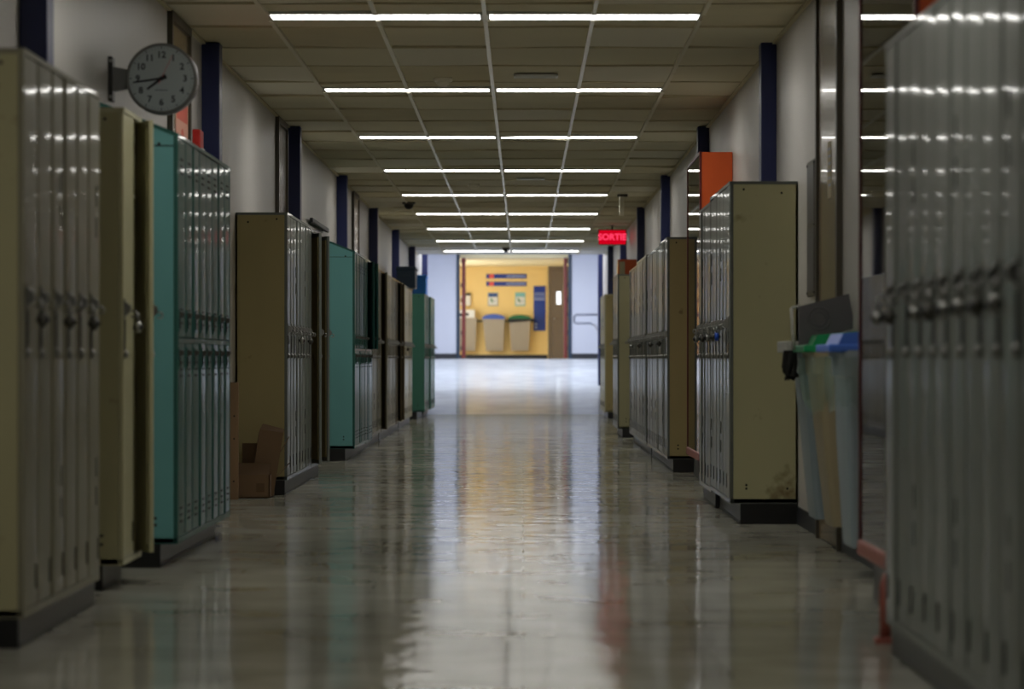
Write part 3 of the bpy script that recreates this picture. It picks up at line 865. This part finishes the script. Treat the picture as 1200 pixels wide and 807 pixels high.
T3, H3 = wall_bin('recycling_bin', 'pale blue-grey slim bin with blue lid beside the near glass case', WR, -1, 13.62, 0.965, .13, .56, .40, .20, .155, 'bin_blue_grey', group=g1)
flat_lid(T2, H2, -1, .54, .215, 'lid_green', zoff=.006)
flat_lid(T3, H3, -1, .54, .225, 'lid_blue', zoff=.004)
# rim of the first bin, raised lid and dark liner bunched at its corner
b = MB(); b.box(-.0, -.25, -.30, -.26, H1 - .005, H1 + .05, M['rim_grey'], bev=.006); b.box(-.23, -.265, -.30, .30, H1 - .005, H1 + .05, M['rim_grey'], bev=.006)
b.build('rim', T1)
b = MB()
Yb = 14.9 - 15.72
c = [(X(936, 14.9), Z(406, 14.9)), (X(1002, 14.9), Z(384, 14.9)), (X(995, 14.9), Z(344, 14.9)), (X(936, 14.9), Z(359, 14.9))]
pts = [(p[0] - WR, Yb, p[1] - .145) for p in c] + [(p[0] - WR + .0, Yb + .02, p[1] - .145) for p in c]
b.hexa(pts, M['lid_grey'])
ctr = (sum(p[0] for p in pts[:4]) / 4 - .03, Yb - .0005, sum(p[2] for p in pts[:4]) / 4)
for r0, r1 in ((.056, .048), (.036, .030)):
    rr = (r0 + r1) / 2
    b.tube([(ctr[0] + rr * math.cos(PI * k / 16), ctr[1], ctr[2] + rr * math.sin(PI * k / 16)) for k in range(32)] + [(ctr[0] + rr, ctr[1], ctr[2])], .004, M['lid_grey'], 6)
b.build('raised_lid', T1)
b = MB()
q0 = (X(927, 14.95) - WR, Yb + .03, Z(361, 14.95) - .145); q1 = (X(930, 14.95) - WR, Yb + .03, Z(410, 14.95) - .145)
ww = .008
for (pa, pb_) in ((q0, q1), (q0, (q0[0] + .045, Yb + .03, q0[2] + .012)), ((q0[0] + .04, Yb + .03, q0[2] + .01), (q1[0] + .04, Yb + .03, q1[2]))):
    b.tube([pa, pb_], ww, M['rim_grey'] if pa is q0 else M['paper'], 6)
b.build('lid_hinge_frame', T1)
random.seed(3)
def bag(name, label, pts_top, depth, m, ncol=28, nrow=10, amp=.012, taper=.7, off=0.0, parent=None):
    """crumpled film hanging from a closed loop of rim points"""
    b = MB(); rows = []
    cx = sum(p[0] for p in pts_top) / len(pts_top); cy = sum(p[1] for p in pts_top) / len(pts_top)
    ph = [random.uniform(0, 6.28) for _ in range(4)]
    for r in range(nrow + 1):
        f = r / nrow; row = []
        for k, p in enumerate(pts_top):
            a = 2 * PI * k / len(pts_top)
            w = amp * f * (math.sin(7 * a + ph[0] + 3 * f) + .7 * math.sin(13 * a + ph[1]) + random.uniform(-.4, .4))
            sc = 1 + .05 * math.sin(f * PI) - (1 - taper) * f * f
            dx, dy = (p[0] - cx) * sc, (p[1] - cy) * sc
            l = math.hypot(dx, dy) or 1
            zz = p[2] - depth * f * (1 + .12 * math.sin(3 * a + ph[2]) + .06 * math.sin(8 * a + ph[3]))
            row.append(b.bm.verts.new((cx + dx + dx / l * w, cy + dy + dy / l * w, zz)))
        rows.append(row)
    for p, q in zip(rows, rows[1:]):
        for k in range(len(p)):
            fc = b.face([p[k], p[(k + 1) % len(p)], q[(k + 1) % len(p)], q[k]], M[m]); fc.smooth = True
    o = b.build(name)
    return o
def loop(x0, x1, y0, y1, z, n=9):
    P = []
    for k in range(n): P.append((x0 + (x1 - x0) * k / n, y0, z))
    for k in range(n): P.append((x1, y0 + (y1 - y0) * k / n, z))
    for k in range(n): P.append((x1 + (x0 - x1) * k / n, y1, z))
    for k in range(n): P.append((x0, y1 + (y0 - y1) * k / n, z))
    return P
def film_mat(name, tint, a):
    m = bpy.data.materials.new(name); m.use_nodes = True
    nt = m.node_tree; N, L = nt.nodes, nt.links
    p = N['Principled BSDF']; p.inputs['Base Color'].default_value = tint; p.inputs['Roughness'].default_value = .08
    tr = N.new('ShaderNodeBsdfTransparent'); tr.inputs[0].default_value = (.92, .97, .94, 1)
    mx = N.new('ShaderNodeMixShader'); mx.inputs[0].default_value = a
    L.new(tr.outputs[0], mx.inputs[1]); L.new(p.outputs[0], mx.inputs[2]); L.new(mx.outputs[0], N['Material Output'].inputs[0])
    return m
M['film'] = film_mat('clear_green_film', rgb(196, 226, 212), .17)
M['film2'] = film_mat('clear_film', rgb(206, 214, 214), .12)
tag(bag('bin_liner', '', loop(WR - .225, WR - .012, 14.628, 15.212, .94), .25, 'film', taper=.8),
    'crumpled clear green-tinted liner hanging out of the green-lidded bin', 'bin liner')
tag(bag('bin_liner', '', loop(WR - .225, WR - .012, 13.328, 13.912, .94), .22, 'film2', taper=.85),
    'crumpled clear liner hanging out of the blue-lidded bin', 'bin liner')
tag(bag('bin_liner', '', loop(WR - .285, WR - .225, 15.34, 15.42, .97, 6), .13, 'black_bag', amp=.015, taper=.5),
    'black bag corner bunched over the edge of the bin below the raised lid', 'bin liner')


# ------------------------------------------------------------------ cardboard boxes and plank
b = MB()
YB = 21.2
def bx(px0, px1, py0, py1, Y): return X(px0, Y), X(px1, Y), Z(py1, Y), Z(py0, Y)
x0, x1, z0, z1 = bx(278, 316, 556, 583, 21.2)
t = thing('cardboard_box', 'low open cardboard box on the floor against the olive-brown locker side', 'box', ((x0 + x1) / 2, 21.4, 0))
hw, hd, H = (x1 - x0) / 2, .2, z1
b = MB()
b.box(-hw, hw, -hd, -hd + .006, 0, H, M['card']); b.box(-hw, hw, hd - .006, hd, 0, H + .0, M['card']); b.box(-hw, -hw + .006, -hd, hd, 0, H, M['card']); b.box(hw - .006, hw, -hd, hd, 0, H, M['card'])
b.box(-hw, hw, -hd, hd, 0, .006, M['card_in']); b.build('carton', t)
b = MB(); b.hexa([(-hw, -hd, H), (hw, -hd, H), (hw, -hd + .004, H), (-hw, -hd + .004, H), (-hw, -hd + .10, H + .075), (hw, -hd + .10, H + .075), (hw, -hd + .104, H + .075), (-hw, -hd + .104, H + .075)], M['card_in'])
b.build('flap', t)
b = MB(); b.hexa([(-hw, hd - .004, H), (hw * .4, hd - .004, H), (hw * .4, hd, H), (-hw, hd, H), (-hw, hd - .02, H + .2), (hw * .3, hd - .02, H + .2), (hw * .3, hd - .016, H + .2), (-hw, hd - .016, H + .2)], M['card_in']); b.build('flap', t)
b = MB(); b.box(hw - .09, hw - .035, -hd - .0012, -hd, .04, .1, M['card_in']); b.build('print', t)
t = thing('cardboard_box', 'small crumpled cardboard box standing tilted inside the low open box', 'box', ((x0 + x1) / 2 + .03, 21.42, .02), 0)
t.rotation_euler = (0.0, math.radians(9), math.radians(6))
b = MB()
b.box(-.075, .085, -.06, -.054, .0, .43, M['card']); b.box(-.075, .085, .054, .06, 0, .40, M['card']); b.box(-.075, -.069, -.054, .054, 0, .42, M['card']); b.box(.079, .085, -.054, .054, 0, .40, M['card']); b.box(-.075, .085, -.06, .06, 0, .006, M['card_in'])
b.build('carton', t)
b = MB(); b.hexa([(-.075, -.06, .43), (.085, -.06, .43), (.085, -.056, .43), (-.075, -.056, .43), (-.06, -.02, .47), (.09, -.03, .455), (.09, -.026, .455), (-.06, -.016, .47)], M['card_in']); b.build('flap', t)
b = MB(); b.hexa([(.085, -.06, .30), (.085, .05, .30), (.089, .05, .30), (.089, -.06, .30), (.125, -.05, .41), (.125, .05, .40), (.129, .05, .40), (.129, -.05, .41)], M['card']); b.build('flap', t)
b = MB(); b.hexa([(.085, -.06, .13), (.085, -.02, .13), (.089, -.02, .13), (.089, -.06, .13), (.155, -.06, .235), (.155, -.02, .235), (.159, -.02, .235), (.159, -.06, .235)], M['card']); b.build('flap', t)
t = thing('wood_plank', 'long narrow wooden plank standing upright between the teal lockers and cardboard box', 'plank', (X(274, 21.0), 21.0, 0))
hh = Z(448, 21.0)
b = MB()
b.hexa([(-.03, -.02, 0), (.03, -.02, 0), (.03, .02, 0), (-.03, .02, 0), (-.03, .05, hh), (.025, .05, hh), (.025, .09, hh), (-.03, .09, hh)], M['plank'])
for z in (.12, .4, .55): b.lathe((.0, -.02 + .07 * z / hh, z), (0, -1, 0), [(.006, 0), (.006, .002)], M['slot'], 6)
b.build('board', t)


# ------------------------------------------------------------------ boxes on the lockers
def store_box(label, m, y0, y1, x0, x1, z0, z1):
    t = thing('storage_box', label, 'box', ((x0 + x1) / 2, (y0 + y1) / 2, z0), group='blue boxes on top of the far left lockers')
    hx, hy, H = (x1 - x0) / 2, (y1 - y0) / 2, z1 - z0
    b = MB(); b.box(-hx + .01, hx - .01, -hy + .01, hy - .01, 0, H - .05, M[m], bev=.012); b.build('body', t)
    b = MB(); b.box(-hx, hx, -hy, hy, H - .05, H, M[m], bev=.012); b.build('lid', t)
    b = MB(); b.box(-.06, .06, -hy - .004, -hy + .011, H * .5, H * .5 + .03, M[m], bev=.003); b.build('handle', t)
store_box('dark navy box on top of the far pale cream lockers', 'navy_box', 45.0, 45.85, -1.80, X(487.3, 45), 1.927, Z(312, 45))
store_box('bright blue box on top of the last green lockers', 'blue_box', 51.6, 52.4, -1.80, X(500, 51.6), 1.927, Z(322, 51.6))

# small orange cabinet over the far right lockers
YO = 41.0
t = thing('fire_cabinet', 'small orange wall cabinet above the far right lockers, under the exit sign', 'cabinet', (WR + .004, YO, Z(326, YO)))
w_, h_ = .33, Z(304, YO) - Z(326, YO)
b = MB(); b.box(0, -w_, -.1, -.085, 0, h_, M['orange']); b.box(0, -w_, .085, .1, 0, h_, M['orange']); b.box(0, -w_, -.085, .085, 0, .015, M['orange']); b.box(0, -w_, -.085, .085, h_ - .015, h_, M['orange']); b.box(0, -.01, -.085, .085, .015, h_ - .015, M['orange']); b.build('body', t)
b = MB(); b.box(-w_ + .02, -w_ + .09, -.104, -.1, .03, h_ - .03, M['note']); b.build('panel', t)
b = MB(); b.box(-w_, -w_ - .006, -.09, .09, .01, h_ - .01, M['case_glass']); b.build('glass_pane', t)

# exit sign
YS = 46.0
t = thing('exit_sign', 'glowing red exit sign reading SORTIE hung from the ceiling', 'exit sign', (X(717.5, YS), YS, Z(278, YS)))
hw, hh = .192, .1
b = MB(); b.box(-hw - .012, hw + .012, -.03, .03, -hh - .01, hh + .01, M['dull_steel'], bev=.006); b.build('housing', t)
b = MB(); b.box(-hw, hw, -.033, -.03, -hh, hh, M['sortie_back']); b.build('face', t)
b = MB(); b.text('SORTIE', .128, M['sortie_text'], (0, -.0336, 0), (1, 0, 0), (0, 0, 1), .0005); b.build('lettering', t, recalc=False)
b = MB(); b.lathe((0, 0, hh + .01), (0, 0, 1), [(.012, 0), (.012, CEIL - t.location.z - hh - .012), (.05, CEIL - t.location.z - hh - .012), (.05, CEIL - t.location.z - hh - .008)], M['dull_steel'], 12); b.build('stem', t)

# hanging bracket, domes, detectors, vents
YH = 37.3
t = thing('hanging_bracket', 'slim pale box hanging down from the ceiling left of the exit sign', 'bracket', (X(728.5, YH), YH, CEIL))
b = MB(); b.box(-.028, .028, -.03, .03, -.25, -.02, M['tbar'], bev=.004); b.build('drop_box', t)
b = MB(); b.box(-.05, .07, -.06, .06, -.03, 0, M['dull_steel'], bev=.004); b.build('mount', t)
def dome(name, label, cat, x, y, r, m, d=.7):
    t = thing(name, label, cat, (x, y, CEIL - .004))
    b = MB(); b.lathe((0, 0, 0), (0, 0, -1), [(r * 1.35, -.018), (r * 1.35, r * .25), (r * 1.1, r * .35)], M['dull_steel'] if m == 'black' else M['tbar'], 20); b.build('base', t)
    b = MB(); b.lathe((0, 0, -r * .3), (0, 0, -1), [(r, 0), (r * .96, r * .3 * d), (r * .8, r * .62 * d), (r * .5, r * .9 * d), (r * .05, r * d)], M[m], 20); b.build('dome', t)
dome('camera_dome', 'small black dome camera on the far ceiling between the last lights', 'security camera', X(593, 55.2), 55.2, .055, 'black', 1.2)
dome('camera_dome', 'black dome camera on the ceiling at the left edge', 'security camera', X(479, 39.2), 39.2, .06, 'black', 1.1)
dome('smoke_detector', 'round beige smoke detector between the first two light rows', 'smoke detector', X(519, 21.9), 21.9, .05, 'tbar')
dome('smoke_detector', 'round beige smoke detector farther down between the fourth and fifth light rows', 'smoke detector', X(555, 35.2), 35.2, .05, 'tbar')
for lab, px, y in (('white slotted ceiling vent between the first two light rows', 628, 21.6), ('white slotted ceiling vent past the fourth light row', 622, 34.0)):
    t = thing('ceiling_vent', lab, 'vent', (X(px, y), y, CEIL - .002), group='slim ceiling vents')
    b = MB(); b.box(-.15, .15, -.09, -.07, -.014, .0, M['white']); b.box(-.15, .15, .07, .09, -.014, 0, M['white']); b.box(-.15, -.135, -.07, .07, -.014, 0, M['white']); b.box(.135, .15, -.07, .07, -.014, 0, M['white']); b.build('frame', t)
    b = MB()
    for k in range(5): b.box(-.135, .135, -.06 + k * .027, -.048 + k * .027, -.012, -.004, M['white'])
    b.box(-.135, .135, -.07, .07, -.004, -.002, M['plenum'])
    b.build('grille', t)


# ------------------------------------------------------------------ the yellow lobby
def on_wall(px0, px1, py0, py1, Y=VEST):
    return (X(px0, Y) + X(px1, Y)) / 2, (Z(py0, Y) + Z(py1, Y)) / 2, abs(X(px1, Y) - X(px0, Y)) / 2, abs(Z(py0, Y) - Z(py1, Y)) / 2
# wide wall signs
for lab, (a, c) in (('upper blue wall sign with red square on the yellow wall', (321, 326.2)), ('lower blue wall sign with red square on the yellow wall', (330, 335))):
    x, z, hw, hh = on_wall(570, 617, a, c)
    t = thing('wall_sign', lab, 'sign', (x, VEST, z), group='long blue wall signs')
    b = MB(); b.box(-hw, hw, -.02, 0, -hh, hh, M['sign_blue']); b.build('board', t)
    b = MB(); b.box(-hw + .07, -hw + .19, -.023, -.02, -hh * .95, hh * .95, M['sign_red']); b.build('emblem', t)
    b = MB()
    x_ = hw * .0
    random.seed(int(a))
    while x_ < hw * .86:
        w = random.uniform(.02, .05); b.box(x_, x_ + w, -.022, -.02, -hh * .32, hh * .32, M['sign_pale']); x_ += w + .009
    b.build('lettering', t)
x, z, hw, hh = on_wall(625.4, 639.3, 335, 387.5)
t = thing('wall_sign', 'tall royal blue information sign between the bins and brown door', 'sign', (x, VEST, z))
b = MB(); b.box(-hw, hw, -.02, 0, -hh, hh, M['sign_blue']); b.build('board', t)
b = MB()
for py in (343.5, 346, 349, 351): 
    zz = Z(py, VEST) - z; b.box(-hw * .9, hw * .9, -.022, -.02, zz - .009, zz + .009, M['sign_pale'])
for k in range(9):
    zz = Z(356 + k * 2.2, VEST) - z; b.box(-hw * .85, hw * (.3 + .1 * (k % 5)), -.022, -.02, zz - .004, zz + .004, M['lid_far_blue'])
b.build('lettering', t)
for py in (379.5, 383.5):
    b = MB(); b.lathe((-hw * .6, -.02, Z(py, VEST) - z), (0, -1, 0), [(.028, 0), (.028, .002)], M['sign_pale'], 12); b.build('symbol', t)
for lab, m, mi, (a, c) in (('white poster with blue heading above the blue-lidded bin', 'paper', 'ink_blue', (571.6, 583.8)), ('pale teal poster above the green-lidded far bin', 'paper', 'paper_teal', (603.7, 615.5))):
    x, z, hw, hh = on_wall(a, c, 342.6, 358.4)
    t = thing('poster', lab, 'poster', (x, VEST, z), group='framed posters above the far bins')
    b = MB(); b.box(-hw, hw, -.014, 0, -hh, hh, M['rim_grey'] if mi == 'ink_blue' else M['paper_teal']); b.build('backing', t)
    b = MB(); b.box(-hw + .02, hw - .02, -.016, -.014, -hh + .03, hh - .02, M[m]); b.build('sheet', t)
    b = MB(); b.box(-hw + .02, hw - .02, -.018, -.016, hh - .11, hh - .02, M[mi]); b.hexa([(-.05, -.018, -.06), (.0, -.018, -.09), (.0, -.016, -.09), (-.05, -.016, -.06), (-.07, -.018, .04), (-.01, -.018, .0), (-.01, -.016, .0), (-.07, -.016, .04)], M['ink_green']); b.box(.0, .07, -.018, -.016, -.05, -.04, M['ink_blue'])
    b.build('print', t)

# hanging rail for the far bins and the bins themselves
b = MB(); t = thing('bin_rail', 'dark wall rail the far tan bins hang from', 'rail', (X(590, VEST), VEST, Z(376, VEST)))
b.box(X(548, VEST) - t.location.x, X(626, VEST) - t.location.x, -.07, -.05, -.018, .018, M['black']); b.build('bar', t)
for px in (560, 597, 624):
    b = MB(); xx = X(px, VEST) - t.location.x; b.box(xx - .015, xx + .015, -.05, 0, -.015, .015, M['black']); b.build('bracket', t)
def far_bin(label, px0, px1, pb0, pb1, pt, pb, lid, shape):
    Y = VEST - .075
    xa, xb, xc, xd = X(px0, Y), X(px1, Y), X(pb0, Y), X(pb1, Y); zt, zb = Z(pt, Y), Z(pb, Y)
    cx = (xa + xb) / 2
    t = thing('lobby_bin', label, 'bin', (cx, Y, zb), group='tan bins hung on the yellow lobby wall')
    H = zt - zb; d = .25
    b = MB()
    A = [(xc - cx, -.16, 0), (xd - cx, -.16, 0), (xd - cx, -.01, 0), (xc - cx, -.01, 0)]
    B = [(xa - cx, -d, H), (xb - cx, -d, H), (xb - cx, -.0, H), (xa - cx, -.0, H)]
    vA = [b.bm.verts.new(p) for p in A]; vB = [b.bm.verts.new(p) for p in B]
    b.face(vA[::-1], M['bin_tan'])
    for i in range(4): b.face([vA[i], vA[(i + 1) % 4], vB[(i + 1) % 4], vB[i]], M['bin_tan'])
    C = [b.bm.verts.new((p[0] * .92, (p[1] + .0) * .9 - .012, p[2] - .0)) for p in B]; D = [b.bm.verts.new((p[0] * .88, p[1] * .85 - .015, .04)) for p in A]
    for i in range(4): b.face([vB[i], vB[(i + 1) % 4], C[(i + 1) % 4], C[i]], M['bin_tan']); b.face([C[i], C[(i + 1) % 4], D[(i + 1) % 4], D[i]], M['bin_tan'])
    b.face(D, M['bin_tan'])
    b.build('body', t)
    b = MB()
    w = (xb - xa) / 2
    b.box(-w - .015, w + .015, -d - .015, -d + .01, H - .035, H + .005, M['bin_tan'], bev=.006); b.box(-w - .015, -w + .01, -d, 0, H - .035, H + .005, M['bin_tan'], bev=.004); b.box(w - .01, w + .015, -d, 0, H - .035, H + .005, M['bin_tan'], bev=.004)
    b.build('rim', t)
    if lid:
        b = MB(); n = 10
        poly = [(-w * shape, H + .005)] + [(w * shape * math.cos(PI - PI * k / n), H + .03 + .10 * math.sin(PI * k / n)) for k in range(n + 1)] + [(w * shape, H + .005)]
        b.prism(poly, 'y', -d - .02, 0, M[lid], smooth=False); b.build('lid', t)
    if lid == 'lid_dark_green':
        b = MB(); b.hexa([(-w - .03, -d - .03, H - .06), (w + .1, -d - .03, H - .01), (w + .1, 0, H - .01), (-w - .03, 0, H - .06), (-w - .03, -d - .03, H + .03), (w + .1, -d - .03, H + .03), (w + .1, 0, H + .03), (-w - .03, 0, H + .03)], M['black']); b.build('swing_flap', t)
    return t
far_bin('far tan bin with blue arched lid in the middle of the yellow wall', 565.8, 591.3, 569.5, 589.5, 374, 411, 'lid_far_blue', 1.05)
far_bin('far tan bin with dark green arched lid beside the tall blue sign', 597, 621.5, 599, 619.5, 375, 411, 'lid_dark_green', 1.12)
far_bin('far tan bin partly behind the red door edge, white boxes on it', 535, 558.6, 538, 557, 373, 411, None, 1)
x, z, hw, hh = on_wall(538.5, 556.5, 362, 371.5, VEST - .2)
t = thing('carton', 'white paper carton standing on the leftmost far bin', 'box', (x, VEST - .2, Z(372.3, VEST - .2)))
b = MB(); b.box(-hw, hw, -.12, .1, 0, hh * 2, M['paper'], bev=.01); b.build('carton_body', t)
b = MB(); b.box(-hw * .6, hw * .2, -.124, -.12, hh * .5, hh * 1.2, M['ink_black']); b.build('print', t)
x, z, hw, hh = on_wall(540, 551.6, 343.5, 358)
t = thing('towel_dispenser', 'white and black dispenser on the yellow wall above the leftmost far bin', 'dispenser', (x, VEST, z))
b = MB(); b.box(-hw, hw, -.12, 0, -hh, hh * .65, M['paper'], bev=.015); b.build('housing', t)
b = MB(); b.box(-hw * .2, hw, -.122, 0, hh * .65, hh, M['ink_black'], bev=.008); b.build('cap', t)

# lobby door with its lit window
t = thing('door_5', 'brown-grey lobby door with narrow lit window right of the blue sign', 'door', (X(642.4, VEST) + .45, VEST, TOP)); t['kind'] = 'structure'
H = VESTC - TOP - .005
b = MB(); b.box(-.45, -.39, -.05, 0, 0, H, M['brown_grey_door']); b.box(.45, .51, -.05, 0, 0, H, M['brown_grey_door']); b.box(-.39, .45, -.05, 0, H - .06, H, M['brown_grey_door']); b.build('door_frame', t)
lx0, lx1, lz0, lz1 = X(652.3, VEST) - t.location.x, X(657.3, VEST) - t.location.x, Z(356.5, VEST) - TOP, Z(341.5, VEST) - TOP
b = MB()
b.box(-.385, lx0, -.03, 0, .01, H - .065, M['brown_grey_door']); b.box(lx1, .445, -.03, 0, .01, H - .065, M['brown_grey_door']); b.box(lx0, lx1, -.03, 0, .01, lz0, M['brown_grey_door']); b.box(lx0, lx1, -.03, 0, lz1, H - .065, M['brown_grey_door'])
b.build('leaf', t)
b = MB(); b.box(lx0, lx1, -.015, -.005, lz0, lz1, M['lit_pane']); b.build('window_pane', t)
b = MB(); b.lathe((X(650, VEST) - t.location.x, -.03, Z(373, VEST) - TOP), (0, -1, 0), [(.012, 0), (.012, .03), (.03, .035), (.03, .06), (.012, .065)], M['steel'], 14); b.build('door_knob', t)

# open maroon leaves of the end doorway
for n_, lab, px0, px1, px2 in ((6, 'open maroon door leaf seen edge-on at the left of the end doorway', 541, 544.6, -1), (7, 'open maroon door leaf with push bar at the right of the end doorway', 661.2, 664.6, 1)):
    xa, xb = X(px0, ENDW), X(px1, ENDW)
    t = thing('door_%d' % n_, lab, 'door', ((xa + xb) / 2, ENDW + .26, TOP)); t['kind'] = 'structure'
    h = (xb - xa) / 2
    b = MB(); b.box(-h, h, 0, 1.1, .012, 2.44, M['maroon_door'], bev=.004); b.build('leaf', t)
    b = MB(); b.box(px2 * h, px2 * (h + .05), .1, 1.0, .98, 1.05, M['dull_steel'], bev=.006); b.build('push_bar', t)
    for z in (.2, .55, 1.3, 1.65, 2.2):
        b = MB(); b.lathe((px2 * (h + .01), -.01, z), (0, 0, 1), [(.014, 0), (.014, .1)], M['dull_steel'], 8); b.build('hinge', t)

# handrail on the right of the ramp
t = thing('handrail', 'grey tube handrail looping on the right side of the ramp top', 'handrail', (0, 0, 0))
yr = 71.6
r_ = .026
def ramp_z(y): return max(0, min(TOP, (y - RAMP0) / (RAMP1 - RAMP0) * TOP))
b = MB()
P0 = (X(700, yr), yr, Z(368.5, yr)); P1 = (X(675, yr), yr, P0[2]); P2 = (X(673, yr), yr, Z(370, yr)); P3 = (P2[0], yr, Z(377, yr)); P4 = (P1[0], yr, Z(378.5, yr)); P5 = (X(692, yr), yr, P4[2])
y2 = 69.5
pts = [P0, P1, P2, P3, P4, P5, (X(697, 70.8), 70.8, Z(381, 70.8)), (X(700, 69.5), 69.5, Z(386, 69.5))]
yy = 66
while yy >= 60:
    pts.append((1.62 , yy, ramp_z(yy) + .80)); yy -= 3
b.tube(pts, r_, M['rail'], 10)
b.tube([P0, (P0[0] + .02, yr - .3, P0[2] - .02)] + [(1.72, y_, ramp_z(y_) + .98) for y_ in (68, 64, 60)], r_, M['rail'], 10)
b.build('rail', t)
for y_ in (70.0, 65.0, 60.4):
    b = MB(); xx = 1.68; b.tube([(xx, y_, ramp_z(y_) - .0), (xx, y_, ramp_z(y_) + .97)], .02, M['rail'], 8); b.build('post', t)


# ------------------------------------------------------------------ camera, world, view
cam = bpy.data.cameras.new('camera'); co = bpy.data.objects.new('camera', cam); COL.objects.link(co)
co.location = (0, 0, EYE); co.rotation_euler = (PI / 2, 0, 0)
cam.sensor_width = 36; cam.lens = F / 1200 * 36
cam.shift_x = -(VX - 600) / 1200; cam.shift_y = (VY - 403.5) / 1200
cam.clip_end = 200
cam.dof.use_dof = True; cam.dof.focus_distance = 24.0; cam.dof.aperture_fstop = 3.4
SC.camera = co
w = bpy.data.worlds.new('world'); SC.world = w; w.use_nodes = True
w.node_tree.nodes['Background'].inputs[0].default_value = (.02, .02, .022, 1)
SC.view_settings.view_transform = 'Standard'; SC.view_settings.look = 'None'
SC.view_settings.gamma = 1; SC.view_settings.use_curve_mapping = False
SC.view_settings.exposure = -0.35
SC.cycles.use_denoising = True
SC.cycles.max_bounces = 10; SC.cycles.diffuse_bounces = 5; SC.cycles.glossy_bounces = 5; SC.cycles.transparent_max_bounces = 12
SC.cycles.sample_clamp_indirect = 6
